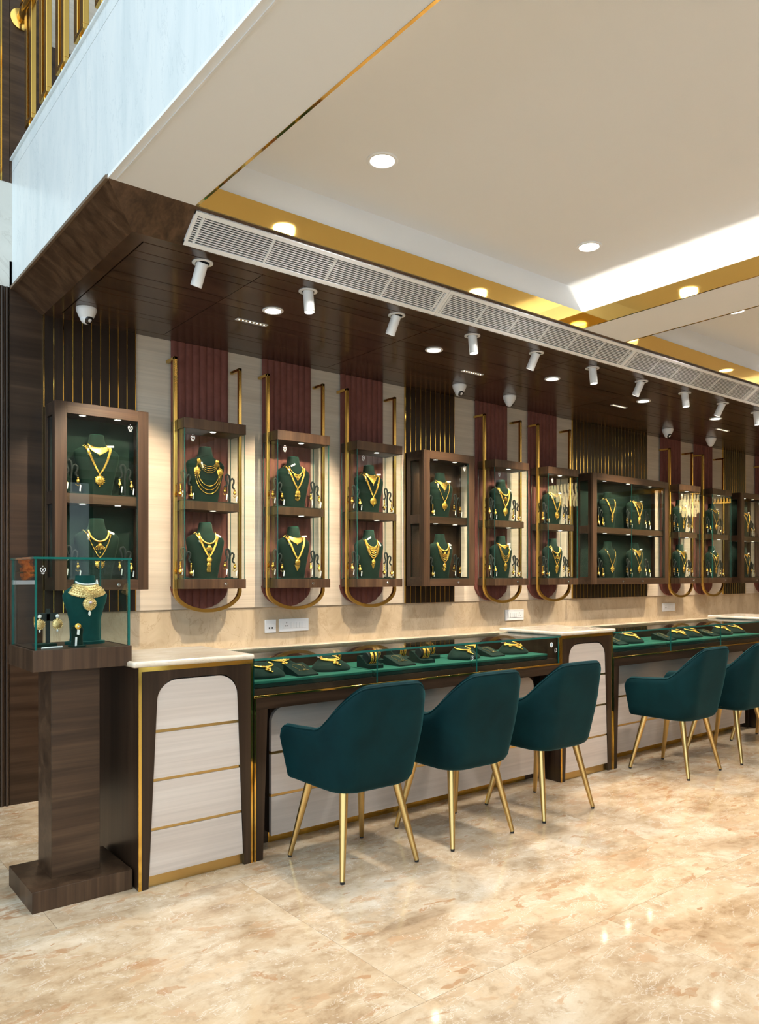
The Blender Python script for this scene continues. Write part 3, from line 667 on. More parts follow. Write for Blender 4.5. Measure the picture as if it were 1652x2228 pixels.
def medal(mb, x, z, R, n=14, off=0.006, flat=True):
    y = bfront(x, z) - off
    mb.tube([(x, y + 0.003, z), (x, y, z), (x, y - 0.003, z), (x, y - 0.005, z)], [R, R, R * 0.9, R * 0.45], 16)
    for i in range(n): a = 2 * PI * i / n; mb.ball((x + R * math.cos(a), y - 0.001, z + R * math.sin(a)), R * 0.17)
    for i in range(6): a = 2 * PI * i / 6; mb.ball((x + R * .5 * math.cos(a), y - 0.004, z + R * .5 * math.sin(a)), R * 0.16)
    mb.ball((x, y - 0.005, z), R * 0.25)
def neck_kinds():
    K = {}
    def choker(depth, tip, drops=True):
        ch, pe = MB(), MB(); n = 25; top, bot = [], []
        for i in range(n):
            s = -1 + 2 * i / (n - 1); x = 0.056 * math.sin(s * PI / 2) * 1.0; zt = 0.287 + 0.024 * (1 - math.cos(s * PI / 2))
            h = depth * (1 - 0.55 * abs(s) ** 1.5) + tip * max(0, 1 - abs(s) * 2.2); zb = zt - h
            top.append((x, zt)); bot.append((x * 1.06, zb))
        f = [[(x, bfront(x, z) - 0.004, z) for x, z in top], [((a[0] + b_[0]) / 2, bfront((a[0] + b_[0]) / 2, (a[1] + b_[1]) / 2) - 0.0065, (a[1] + b_[1]) / 2) for a, b_ in zip(top, bot)], [(x, bfront(x, z) - 0.004, z) for x, z in bot],
             [(x, bfront(x, z) - 0.001, z) for x, z in bot], [(x, bfront(x, z) - 0.001, z) for x, z in top]]
        ch.loft(f + [f[0]], False, False)
        bead_line(ch, top, 0.0022, 0.004)
        if drops:
            for x, z in bot: pe.ball(on(x, z - 0.002), 0.0030)
        pe.ball(on(0, bot[n // 2][1] - 0.008), 0.0045, sz=1.3)
        return [('band', ch), ('bead_fringe', pe), ('price_tag', tagmesh(0.055, 0.300, 0.1))]
    K['choker'] = choker(0.034, 0.006); K['bib'] = choker(0.026, 0.042); K['slim'] = choker(0.014, 0.012)
    def longv(zb, pend, r=0.0062, dbl=True, kind='V', A=0.082):
        ch, pe = MB(), MB(); pts = curve_pts(kind, A, 0.296, zb, 46 if kind == 'V' else 40)
        bead_line(ch, pts, r, 0.0045, 0.12)
        if dbl: bead_line(ch, [(x * 0.90, z + 0.006) for x, z in pts if abs(x) > 0.006], r * 0.8, 0.0045)
        if pend == 'round':
            pe.ball(on(0, zb - 0.006), 0.010, sz=0.8, sy=0.6); medal(pe, 0, zb - 0.038, 0.028)
            pe.ball(on(0, zb - 0.066), 0.005); pe.ball(on(0, zb - 0.076), 0.0055, sz=1.2)
        elif pend == 'tassel':
            medal(pe, 0, zb - 0.018, 0.018); medal(pe, 0, zb - 0.050, 0.015)
            for i in range(6):
                for j in range(6): pe.ball(on(-0.0125 + i * 0.005, zb - 0.068 - j * 0.006), 0.0024)
        elif pend == 'leaf':
            medal(pe, 0, zb - 0.020, 0.020)
            for j in range(7):
                wd = 0.022 * (1 - j / 7)
                for i in range(-3, 4): pe.ball(on(wd * i / 3, zb - 0.042 - j * 0.0065), 0.0030)
        elif pend == 'peacock':
            pe.ball(on(0, zb - 0.006), 0.012, sz=0.8, sy=0.6); medal(pe, 0, zb - 0.030, 0.019)
            medal(pe, -0.013, zb - 0.050, 0.011, 10); medal(pe, 0.013, zb - 0.050, 0.011, 10)
            for i in range(7):
                for j in range(2 + (i in (2, 3, 4))): pe.ball(on(-0.018 + i * 0.006, zb - 0.068 - j * 0.008), 0.0032)
        return [('chain', ch), ('pendant', pe), ('price_tag', tagmesh(-0.066, 0.275, -1.45))]
    K['long_round'] = longv(0.125, 'round'); K['long_tassel'] = longv(0.140, 'tassel', 0.0062)
    K['long_leaf'] = longv(0.135, 'leaf', 0.0070); K['long_peacock'] = longv(0.135, 'peacock')
    K['thin_round'] = longv(0.130, 'round', 0.0044, False); K['thin_leaf'] = longv(0.120, 'leaf', 0.0050, False)
    def multi(n, side):
        ch, pe = MB(), MB()
        for i in range(n): bead_line(ch, curve_pts('U', 0.060 + 0.004 * i, 0.285, 0.235 - i * 0.014, 44), 0.0026, 0.005)
        for i in range(3): bead_line(ch, curve_pts('U', 0.074 + 0.010 * i, 0.20, 0.105 - i * 0.026, 44), 0.0034 + 0.0006 * i, 0.006)
        for s in (-1, 1):
            medal(pe, s * 0.083, 0.205, 0.022); medal(pe, s * 0.066, 0.272, 0.014, 10)
            for i in range(4): pe.ball(on(s * 0.083 - 0.012 + i * 0.008, 0.183), 0.0045)
            for i in range(3): bead_line(ch, [(s * (0.069 + 0.004 * i + 0.002 * j), 0.262 - j * 0.008) for j in range(6)], 0.0026)
        return [('bead_strands', ch), ('brooches', pe), ('price_tag', tagmesh(-0.052, 0.262, -1.3))]
    K['multi'] = multi(4, True)
    def bunch(zb, tip):
        ch, pe = MB(), MB()
        for i in range(5): bead_line(ch, curve_pts('U' if i else 'V', 0.072 - 0.004 * i, 0.29, zb + i * 0.016, 46), 0.0032, 0.0055 + 0.0006 * i)
        medal(pe, 0, zb - 0.016, 0.016)
        for j in range(6):
            wd = tip * (1 - j / 6)
            for i in range(-2, 3): pe.ball(on(wd * i / 2, zb - 0.034 - j * 0.0065), 0.003)
        return [('chains', ch), ('pendant', pe), ('price_tag', tagmesh(0.060, 0.280, -0.9))]
    K['bunch'] = bunch(0.140, 0.016); K['bunch_leaf'] = bunch(0.125, 0.026)
    def vneck():
        ch, pe = MB(), MB(); pts = curve_pts('U', 0.056, 0.292, 0.236, 30); bead_line(ch, pts, 0.0048, 0.005)
        for j in range(5):
            for i in range(-(4 - j), 5 - j): pe.ball(on(i * 0.0075, 0.234 - j * 0.010), 0.0052)
        return [('chain', ch), ('drop_fringe', pe), ('price_tag', tagmesh(-0.045, 0.296, 0.5))]
    K['fringe'] = vneck()
    def fan():
        ch, pe = MB(), MB(); pts = curve_pts('U', 0.060, 0.292, 0.228, 34); bead_line(ch, pts, 0.0075, 0.005)
        for j in range(5):
            for i in range(-3, 4): pe.ball(on(i * 0.0022 * (j + 1.2), 0.212 - j * 0.008 + 0.0018 * i * i * 0.25 * j * 0.1), 0.0040)
        medal(pe, 0, 0.206, 0.011, 8); pe.ball(on(0, 0.160), 0.0045, sz=1.4)
        return [('collar', ch), ('pendant', pe), ('price_tag', tagmesh(0.058, 0.292, -0.4))]
    K['fan'] = fan()
    out = {}
    for k_, parts in K.items():
        out[k_] = [(n, mb.mesh(n, 'paper' if n == 'price_tag' else 'jewel', angle=60)) for n, mb in parts]
    return out
NK = neck_kinds()
NLAB = {'choker': 'broad gold choker', 'bib': 'pointed gold bib choker', 'slim': 'slim gold choker', 'long_round': 'long gold necklace with round pendant', 'long_tassel': 'long gold necklace with tassel pendant',
        'long_leaf': 'long gold necklace with leaf pendant', 'long_peacock': 'long gold necklace with lobed pendant', 'thin_round': 'thin gold chain with round pendant', 'thin_leaf': 'thin gold chain with leaf pendant',
        'multi': 'many-stranded gold bead necklace', 'bunch': 'stranded gold necklace with round drop', 'bunch_leaf': 'stranded gold necklace with pointed drop', 'fringe': 'short gold fringe necklace', 'fan': 'gold collar with fan pendant'}
# earring stands: a post with two drooping loops
def stand_mesh():
    mb = MB(); mb.box(-0.022, 0.022, -0.016, 0.016, 0, 0.008)
    mb.tube([(0, 0, 0.004), (0, 0, 0.125)], 0.0062, 8)
    for pts in ([(-.032, .112), (-.018, .120), (-.014, .138), (-.021, .158), (-.026, .182), (-.020, .194), (-.010, .198), (0, .187), (.003, .155), (0, .11)],
                [(0, .115), (.006, .150), (.012, .166), (.022, .172), (.033, .161), (.032, .141), (.023, .124), (.025, .110), (.036, .102)]):
        mb.tube([(x * 1.1, 0, z) for x, z in pts], 0.0066, 7)
    return mb.mesh('earring_stand', 'green_black', angle=60)
ME_STAND = stand_mesh()
def ear_mesh(v):
    mb = MB()
    if v == 0: mb.ball((0, 0, -0.006), 0.007, sy=0.6); mb.lathe([(0.003, -0.010), (0.010, -0.026), (0.011, -0.030), (0.002, -0.031)], 10); mb.ball((0, 0, -0.034), 0.0045); mb.ball((0, 0, -0.042), 0.003)
    elif v == 1:
        mb.ball((0, 0, -0.005), 0.005); 
        for j in range(4): mb.ball((0, 0, -0.013 - j * 0.007), 0.0045)
        mb.lathe([(0.004, -0.038), (0.011, -0.048), (0.012, -0.054), (0.003, -0.056), (0.010, -0.062), (0.002, -0.066)], 10)
    else:
        mb.ball((0, 0, -0.006), 0.006); mb.ball((0, 0, -0.020), 0.010, sy=0.6, sz=1.2)
        for i in range(5): mb.ball((-0.009 + 0.0045 * i, 0, -0.036 - 0.003 * (2 - abs(i - 2))), 0.0028)
    mb.v = [(p[0] * 1.35, p[1] * 1.35, p[2] * 1.3) for p in mb.v]
    t = MB(); t.prism([(0.006, -0.086), (0.013, -0.088), (0.018, -0.050), (0.011, -0.048)], -0.006, -0.0053, 'y')
    return mb.mesh('drop', 'jewel', angle=60), t.mesh('price_tag', 'paper')
EARS = [ear_mesh(i) for i in range(3)]
def shelf_set(cx, z, lev, short, kinds, v=0, yb=4.815, stands=(1, 1), rot=0.0, half=0.165, where=''):
    at = '%s shelf of %s' % (lev, short)
    wh = (where + ' ') if where else ''
    o = thing('jewellery_bust', (cx, yb, z), 'green velvet %sbust, %s' % (wh, at), 'bust', 'green velvet necklace busts', rot)
    inst('torso', ME_BUST, o); inst('neck_top', ME_BUST_TOP, o)
    for k_ in kinds:
        n = thing('necklace', (cx, yb, z), '%s on %sbust, %s' % (NLAB[k_], wh, at), 'necklace', 'gold necklaces on busts', rot)
        for pn, me in NK[k_]: inst(pn, me, n)
    for s, onn in ((-1, stands[0]), (1, stands[1])):
        if not onn: continue
        sx, sy = cx + s * half, yb - (0.045 if s < 0 else 0.03)
        side = 'pedestal-side' if s < 0 else 'far-side'
        st = solo('earring_stand', MB().box(0, 1e-4, 0, 1e-4, 0, 1e-4), 'green_black', (sx, sy, z), 'dark flocked earring stand, %s %sof bust, %s' % (side, wh, at), 'earring stand', 'flocked earring stands', world=False)
        st.data = ME_STAND
        for e, hk in ((-1, 'lower'), (1, 'upper')):
            er = thing('earring', (sx + e * 0.037, sy - 0.010, z + (0.100 if e > 0 else 0.110)), 'gold drop earring, %s loop of %s %sstand, %s' % (hk, side, wh, at), 'earring', 'gold drop earrings')
            dm, tm = EARS[(v + (s > 0)) % 3]; inst('drop', dm, er); inst('price_tag', tm, er)

w1 = framed_cabinet(1.320, 1.880, 'walnut framed wall cabinet above the glass-topped pedestal', 'first framed cabinet')
n1 = hanging_case(2.117, 'first'); n2 = hanging_case(2.810, 'second'); n3 = hanging_case(3.502, 'third')
w2 = framed_cabinet(4.172, 4.752, 'walnut framed wall cabinet between third and fourth hanging cases', 'second framed cabinet', back='dark_v')
n4 = hanging_case(5.003, 'fourth'); n5 = hanging_case(5.722, 'fifth')
w3 = framed_cabinet(6.395, 7.745, 'double-width walnut framed wall cabinet with two glass doors', 'double-width cabinet', 2)
n6 = hanging_case(7.965, 'sixth'); n7 = hanging_case(8.675, 'seventh')
w4 = framed_cabinet(9.36, 9.93, 'walnut framed wall cabinet at the far end of the row', 'last framed cabinet')
n8 = hanging_case(10.17, 'eighth')
sets = [(w1, ('choker', 'long_round'), ('fan', 'thin_round'), 2), (n1, ('multi',), ('fan', 'long_tassel'), 1), (n2, ('fringe', 'long_peacock'), ('choker', 'long_leaf'), 2), (n3, ('bib', 'long_round'), ('fringe', 'bunch'), 0),
        (w2, ('bib', 'thin_round'), ('fan', 'bunch_leaf'), 1), (n4, ('fan', 'long_round'), ('slim', 'bunch_leaf'), 0), (n5, ('slim', 'long_round'), ('fan', 'thin_leaf'), 1), (n6, ('choker', 'thin_leaf'), ('bib', 'thin_round'), 2), (n7, ('slim', 'thin_round'), ('fringe', 'thin_leaf'), 0), (w4, ('slim', 'long_leaf'), ('slim', 'thin_leaf'), 1)]
for (cx, lv, short), up, lo_, v in sets:
    for (z, lev), kinds in zip(lv, (up, lo_)):
        shelf_set(cx + (0.0 if 'framed' in short else 0.0), z, lev, short, kinds, v, half=0.163 if 'framed' not in short else 0.165)
cx, lv, short = w3
for (z, lev), (ka, kb) in zip(lv, ((('long_leaf',), ('bib', 'long_leaf')), (('thin_round',), ('bib', 'thin_round')))):
    shelf_set(cx - 0.26, z, lev, short, ka, 1, stands=(1, 0), half=0.19, where='first')
    shelf_set(cx + 0.22, z, lev, short, kb, 2, stands=(1, 1), half=0.18, where='second')

# ------------------------------------------------------------------ sockets on the marble backsplash
def plate(x0, x1, z0, z1, label, holes, sw):
    o = thing('wall_socket', ((x0 + x1) / 2, YW + 0.012, (z0 + z1) / 2), label, 'socket', 'white socket plates')
    hw, hh = (x1 - x0) / 2, (z1 - z0) / 2
    part('plate', B(-hw, hw, -0.010, 0, -hh, hh), 'white_gloss', o, bevel=0.003)
    part('module_frame', B(-hw * .78, hw * .82, -0.0125, -0.010, -hh * .5, hh * .5), 'white_gloss', o, bevel=0.001)
    for x, z, r in holes: part('socket_hole', B(x - r, x + r, -0.0130, -0.012, z - r, z + r), 'black', o)
    for x in sw: part('switch', B(x - 0.010, x + 0.010, -0.0150, -0.0120, -hh * .44, hh * .44), 'white_gloss', o, bevel=0.001)
plate(2.849, 2.942, 0.935, 1.03, 'small white data socket plate on the marble backsplash', [(-0.011, -0.012, 0.006), (0.013, -0.012, 0.006)], [])
plate(2.969, 3.226, 0.938, 1.032, 'long white socket and switch plate beside the small data plate', [(-0.076, -0.004, 0.0035), (-0.058, -0.004, 0.0035), (-0.067, 0.018, 0.0035)], [-0.02, 0.004, 0.028, 0.052, 0.076])
plate(5.403, 5.658, 0.932, 1.034, 'white socket plate below the fourth hanging case', [(0.056, -0.004, 0.0035), (0.076, -0.004, 0.0035), (0.066, 0.018, 0.0035)], [-0.076, -0.052, -0.02, 0.004, 0.028])
plate(8.022, 8.280, 0.943, 1.036, 'white socket plate below the sixth hanging case', [(-0.076, -0.004, 0.0035), (-0.058, -0.004, 0.0035), (-0.067, 0.018, 0.0035)], [-0.02, 0.004, 0.028, 0.052, 0.076])

# ------------------------------------------------------------------ drawer cabinets between the counters
def arch_poly(xl_b, xr_b, xl_t, xr_t, zb, zt, r, n=8):
    pts = [(xl_b, zb), (xr_b, zb)]
    for i in range(n + 1):
        a = PI / 2 * i / n; pts.append((xr_t - r + r * math.cos(a), zt - r + r * math.sin(a)))
    for i in range(n + 1):
        a = PI / 2 + PI / 2 * i / n; pts.append((xl_t + r + r * math.cos(a), zt - r + r * math.sin(a)))
    return pts
def drawer_cabinet(x0, x1, label, slab_label, slab_x0, slab_x1):
    o = thing('drawer_cabinet', ((x0 + x1) / 2, YC, 0), label, 'cabinet', 'walnut drawer cabinets with arched fronts')
    def p(n, mb, mt, **k): return part(n, mb, mt, o, world=True, **k)
    W = x1 - x0; yb = 3.76
    p('carcass', B(x0 + 0.001, x1 - 0.001, YC + 0.045, yb, 0.0, 0.957), 'dark_v', bevel=0.001)
    # front frame with an arched, splayed opening (left post, right post, head)
    zt = 0.900; r = 0.095; s = W / 0.551
    A = arch_poly(x0 + 0.043 * s, x1 - 0.045 * s, x0 + 0.082 * s, x1 - 0.080 * s, 0.0, zt, r, 10)
    left = [(x0, 0), A[0]] + A[:1:-1][:11] + [((x0 + x1) / 2, zt), ((x0 + x1) / 2, 0.957), (x0, 0.957)]
    right = [(x1, 0.957), ((x0 + x1) / 2, 0.957), ((x0 + x1) / 2, zt)] + A[2:13][::-1] + [A[1], (x1, 0)]
    fr = MB(); 
    def cap(poly):
        n = len(poly); fr.prism(poly, YC, YC + 0.045, 'y')
    cap(left); cap(right)
    p('front_frame', fr, 'dark_v', smooth=False)
    p('kick_plate', B(x0 + 0.02, x1 - 0.02, YC + 0.022, YC + 0.0445, 0.0, 0.055), 'gold_soft')
    zs = [0.053, 0.258, 0.470, 0.681]
    xl = lambda z: x0 + (0.046 + 0.039 * z / 0.9) * s
    xr = lambda z: x1 - (0.048 + 0.035 * z / 0.9) * s
    for i, z in enumerate(zs):
        z1 = zs[i + 1] - 0.014 if i < 3 else zt - 0.006
        if i < 3: poly = [(xl(z), z), (xr(z), z), (xr(z1), z1), (xl(z1), z1)]
        else: poly = arch_poly(xl(z), xr(z), xl(.8) + 0.001, xr(.8) - 0.001, z, z1, r, 10)
        d = p('drawer_front', MB().prism(poly, YC + 0.004, YC + 0.044, 'y'), 'cream_drawer', smooth=False)
        if i < 3:
            part('brass_pull', B(xl(z1) + 0.001, xr(z1) - 0.001, YC + 0.010, YC + 0.0435, z1 + 0.0005, z1 + 0.0125), 'gold_soft', d, world=True)
    p('brass_edging', B(x0 - 0.0015, x0 + 0.012, YC - 0.0025, YC, 0.0, 0.957), 'gold', smooth=False)
    p('brass_edging', B(x1 - 0.012, x1 + 0.0005, YC - 0.0025, YC, 0.0, 0.957), 'gold', smooth=False)
    p('brass_edging', B(x0 + 0.012, x1 - 0.012, YC - 0.0025, YC, 0.938, 0.957), 'gold', smooth=False)
    sl_ = solo('marble_worktop', B(slab_x0, slab_x1, YC - 0.022, 3.775, 0.958, 0.984), 'slab', ((slab_x0 + slab_x1) / 2, YC, 0.958), slab_label, 'worktop', 'cream marble worktops')
    bev(sl_, 0.011, 4)
drawer_cabinet(1.255, 1.806, 'arched drawer cabinet beside the pedestal, four cream drawers', 'cream marble top on the drawer cabinet beside the pedestal', 1.222, 1.806)
drawer_cabinet(4.078, 4.640, 'arched drawer cabinet between the two glass counters', 'cream marble top between the two glass counters', 4.062, 4.655)
drawer_cabinet(6.900, 7.460, 'arched drawer cabinet at the far end of the second glass counter', 'cream marble top past the second glass counter', 6.884, 7.475)

# ------------------------------------------------------------------ glass counters
def glass_counter(x0, x1, seams, label, ledge_label):
    o = thing('glass_counter', ((x0 + x1) / 2, YC, 0), label, 'display counter', 'long glass topped jewellery counters')
    def p(n, mb, mt, **k): return part(n, mb, mt, o, world=True, **k)
    yb = 3.69
    p('deck', B(x0 + 0.004, x1 - 0.004, YC + 0.020, 3.765, 0.782, 0.810), 'dark_h')
    p('apron', B(x0 + 0.002, x1 - 0.002, YC, YC + 0.03, 0.715, 0.772), 'dark_h')
    p('under_board', B(x0 + 0.002, x1 - 0.002, YC + 0.03, 3.765, 0.735, 0.782), 'dark_h')
    p('brass_strip', B(x0 + 0.002, x1 - 0.002, YC - 0.003, YC + 0.02, 0.772, 0.782), 'gold', bevel=0.001)
    p('back_board', B(x0 + 0.004, x1 - 0.004, 3.70, 3.765, 0.810, 0.950), 'dark_h')
    p('end_board', B(x1 - 0.016, x1 - 0.002, YC + 0.02, 3.70, 0.810, 0.947), 'dark_v')
    p('end_board', B(x0 + 0.002, x0 + 0.010, YC + 0.02, 3.70, 0.810, 0.947), 'dark_v')
    p('brass_post', B(x1 - 0.012, x1 - 0.0005, YC - 0.002, YC + 0.012, 0.782, 0.948), 'gold')
    p('glass_top', MB().pane(x0 + 0.001, x1 - 0.001, YC - 0.004, yb, 0.948, 0.959), ['glass', 'glass_edge'], smooth=False)
    ed = [x0 + 0.003] + seams + [x1 - 0.012]
    for a, b_ in zip(ed[:-1], ed[1:]):
        p('front_pane', MB().pane(a + 0.0006, b_ - 0.0006, YC + 0.001, YC + 0.011, 0.782, 0.948), ['glass', 'glass_edge'], smooth=False)
    # recessed knee space with cream drawers
    yp = 3.385; xa, xb = x0 + 0.172, x1 - 0.115
    p('knee_wall', B(x0 + 0.002, x1 - 0.002, yp + 0.055, 3.765, 0.0, 0.735), 'dark_h')
    p('carcass', B(xa + 0.005, xb - 0.005, yp + 0.004, yp + 0.055, 0.062, 0.735), 'dark_v')
    p('kick_plate', B(xa + 0.02, xb - 0.01, yp + 0.050, yp + 0.0545, 0, 0.060), 'gold')
    zs = [0.055, 0.262, 0.474, 0.69]
    for i in range(3):
        z, z1 = zs[i], zs[i + 1] - 0.014
        if i < 2: poly = [(xa, z), (xb, z), (xb, z1), (xa, z1)]
        else: poly = arch_poly(xa, xb, xa, xb, z, 0.692, 0.07, 8)
        d = p('drawer_front', MB().prism(poly, yp - 0.018, yp + 0.005, 'y'), 'cream_drawer', smooth=False)
        if i < 2: part('brass_pull', B(xa - 0.002, xb + 0.002, yp - 0.014, yp + 0.0045, z1 + 0.0005, z1 + 0.0125), 'gold_soft', d, world=True)
    # tapered end legs
    for a, sg in ((x0 + 0.002, 1), (x1 - 0.002, -1)):
        if sg < 0: continue
        p('leg', MB().prism([(a, 0), (a + sg * 0.048, 0), (a + sg * 0.074, 0.7145), (a, 0.7145)], YC, YC + 0.12, 'y'), 'dark_v', smooth=False)
        p('brass_edging', B(min(a, a + sg * 0.010), max(a, a + sg * 0.010), YC - 0.0025, YC, 0, 0.772), 'gold', smooth=False)
    p('end_panel', B(x1 - 0.03, x1 - 0.002, yp + 0.0, 3.44, 0, 0.735), 'dark_v')
    solo('marble_ledge', B(x0 + 0.001, x1 - 0.001, 3.692, 3.778, 0.9505, 0.962), 'splash', ((x0 + x1) / 2, 3.73, 0.9505), ledge_label, 'worktop', 'marble ledges behind the counter glass', bevel=0.003)
glass_counter(1.810, 4.074, [2.556, 3.306], 'long glass jewellery counter next to the marble topped cabinet', 'narrow cream marble ledge behind the first glass counter')
glass_counter(4.644, 6.896, [5.389, 6.130], 'second glass jewellery counter, beyond the middle drawer cabinet', 'narrow cream marble ledge behind the second glass counter')

# velvet trays and pads in the counters
ZTR = 0.845
def vtray(x0, x1, label):
    o = thing('velvet_tray', ((x0 + x1) / 2, 3.47, 0.810), label, 'tray', 'green velvet counter trays')
    L_ = (x1 - x0) / 2
    part('tray_board', B(-L_, L_, -0.195, 0.20, 0.0, 0.020), 'green', o, bevel=0.003)
    part('tray_top', B(-L_ + 0.001, L_ - 0.001, -0.197, 0.20, 0.0205, 0.035), 'green_tray', o, bevel=0.003)
TR = [(1.83, 2.545, 'first'), (2.56, 3.285, 'second'), (3.30, 3.985, 'third'), (4.66, 5.375, 'fourth'), (5.395, 6.12, 'fifth'), (6.14, 6.86, 'sixth')]
for a, b_, n in TR: vtray(a, b_, '%s green velvet tray along the glass counters, from the pedestal' % n)
def pad_mesh():
    mb = MB(); rings = []; n = 28
    for k_, (sc_, z) in enumerate([(1.0, 0.0), (1.02, 0.008), (0.98, 0.018), (0.80, 0.036), (0.52, 0.054), (0.30, 0.066), (0.24, 0.070)]):
        r = []
        for j in range(n):
            a = 2 * PI * j / n; x = 0.115 * math.cos(a) * (sc_ if k_ < 3 else sc_ ** 0.9); y = (0.078 * math.sin(a)) * sc_ + (0.05 * (1 - sc_)); r.append((x, y, z))
        rings.append(r)
    return mb.loft(rings)
ME_PAD = pad_mesh().mesh('necklace_pad', 'green', angle=70)
def pad_y(x, y):                                   # height of the pad's sloping front
    best = 0.0
    for k_, (sc_, z) in enumerate([(1.0, 0.0), (1.02, 0.008), (0.98, 0.018), (0.80, 0.036), (0.52, 0.054), (0.30, 0.066), (0.24, 0.070)]):
        xx = x / (0.115 * sc_); yy_ = (y - 0.05 * (1 - sc_)) / (0.078 * sc_)
        if xx * xx + yy_ * yy_ <= 1: best = z
    return best
def pad_pt(a, sc_, off):
    P_ = [(1.02, 0.008), (0.98, 0.018), (0.80, 0.036), (0.52, 0.054), (0.30, 0.066), (0.24, 0.070)]
    z = 0.070
    for (s0, z0), (s1, z1) in zip(P_[:-1], P_[1:]):
        if s1 <= sc_ <= s0: z = z0 + (z1 - z0) * (s0 - sc_) / (s0 - s1); break
    e = sc_ ** 0.9
    return (0.115 * math.cos(a) * e, 0.078 * math.sin(a) * sc_ + 0.05 * (1 - sc_) - off * 0.5, z + off)
def pad_neck(kind):
    ch, pe = MB(), MB(); n = 34
    for i in range(n):
        t = 2 * i / (n - 1) - 1; a = math.radians(270 + 96 * t); sc_ = 0.60 - 0.22 * abs(t) ** 1.6
        ch.ball(pad_pt(a, sc_, 0.004), 0.0066)
        if kind: ch.ball(pad_pt(a, sc_ - 0.09, 0.004), 0.0055)
        if kind == 2 and i % 6 == 3: pe.ball(pad_pt(a, sc_ + 0.12, 0.005), 0.012, sz=0.7)
    for da, sc_, r in ((0, .66, .0105), (6, .74, .011), (-7, .76, .010), (2, .83, .010), (8, .88, .007)): pe.ball(pad_pt(math.radians(270 + da), sc_, 0.004), r, sz=0.75)
    return ch.mesh('chain', 'jewel', angle=60), pe.mesh('pendant', 'jewel', angle=60)
PN = [pad_neck(i) for i in range(3)]
def wedge_mesh():
    return MB().prism([(-0.075, 0.0), (0.07, 0.0), (0.07, 0.052), (-0.070, 0.010), (-0.075, 0.008)], -0.06, 0.06, 'x').mesh('wedge', 'green')
ME_WEDGE = wedge_mesh()
def fine_chain():
    mb = MB(); pts = []
    def wz(y): return 0.0115 + (y + 0.07) * 0.3 + 0.0018
    for i in range(60):
        t = 2 * PI * i / 60; x = 0.034 * math.sin(t) + 0.012 * math.sin(3 * t); y = -0.004 + 0.038 * math.cos(t) + 0.014 * math.cos(2 * t); pts.append((x, y, wz(y)))
    mb.tube(pts, 0.0011, 5, closed=True)
    pts = [(0.004 + 0.018 * math.sin(2 * PI * i / 24) * math.cos(PI * i / 24), 0.01 + 0.030 * math.cos(2 * PI * i / 24), wz(0.01 + 0.030 * math.cos(2 * PI * i / 24))) for i in range(24)]
    mb.tube(pts, 0.0011, 5, closed=True); mb.ball((0, -0.030, wz(-0.030) + 0.002), 0.005, sy=1.6); mb.ball((0.008, -0.024, wz(-0.024) + 0.002), 0.004)
    return mb.mesh('fine_chain', 'gold_soft', angle=60)
ME_FCH = fine_chain()
def bangle_stand():
    prof = [(-0.062, 0.0), (0.060, 0.0), (0.060, 0.030)]
    for i in range(9): a = PI / 2 * i / 8; prof.append((0.060 - 0.005 - 0.075 * math.sin(a) * 1.0, 0.030 + 0.030 * math.sin(PI * i / 8 * 0.75)))
    prof = [(-0.062, 0.0), (0.062, 0.0), (0.062, 0.060), (0.050, 0.066), (0.030, 0.062), (0.005, 0.044), (-0.020, 0.026), (-0.044, 0.021), (-0.062, 0.020)]
    return MB().prism(prof, -0.045, 0.045, 'x').mesh('stand_block', 'green', angle=50), MB().tube([(-0.036, -0.006, 0.056), (0.036, -0.006, 0.056)], 0.029, 18).mesh('roll', 'green_black', angle=50)
ME_BST, ME_BRL = bangle_stand()
def bangle_mesh():
    mb = MB(); rings = []; n = 36
    for j in range(n):
        a = 2 * PI * j / n; r = []
        for dx, dr in ((-0.0085, 0), (-0.0085, 0.0025), (0.0, 0.0035), (0.0085, 0.0025), (0.0085, 0)): r.append((dx, -0.006 + (0.033 + dr) * math.cos(a), 0.058 + (0.033 + dr) * math.sin(a)))
        rings.append(r)
    rings.append(rings[0]); mb.loft(rings, True, False)
    for j in range(n):
        a = 2 * PI * j / n
        for dx in (-0.007, 0.007): mb.ball((dx, -0.006 + 0.0367 * math.cos(a), 0.058 + 0.0367 * math.sin(a)), 0.0024)
    return mb.mesh('bangle', 'jewel', angle=50)
ME_BNG = bangle_mesh()
cnt = {'pad': 0, 'wedge': 0, 'bangle': 0}
def put_pad(x, y, v, s=1.0, tagged=True):
    i = cnt['pad']; cnt['pad'] += 1; nm = ORD[i] if i < 12 else 'last'
    o = solo('necklace_pad', MB().box(0, 1e-4, 0, 1e-4, 0, 1e-4), 'green', (x, y, ZTR), '%s domed green velvet necklace pad along the glass counters' % nm, 'jewellery pad', 'domed velvet necklace pads', world=False); o.data = ME_PAD
    n = thing('necklace', (x, y, ZTR), 'gold necklace laid on the %s domed pad in the counters' % nm, 'necklace', 'gold necklaces in the counters')
    inst('chain', PN[v][0], n); inst('pendant', PN[v][1], n)
    inst('price_tag', MB().prism([(0.098, -0.03), (0.104, -0.032), (0.122, 0.02), (0.116, 0.022)], 0.002, 0.0032, 'z').mesh('price_tag', 'paper') if i % 2 == 0 else MB().prism([(-0.05, 0.03), (-0.042, 0.03), (-0.042, 0.06), (-0.05, 0.06)], 0.068, 0.0692, 'z').mesh('price_tag', 'paper'), n)
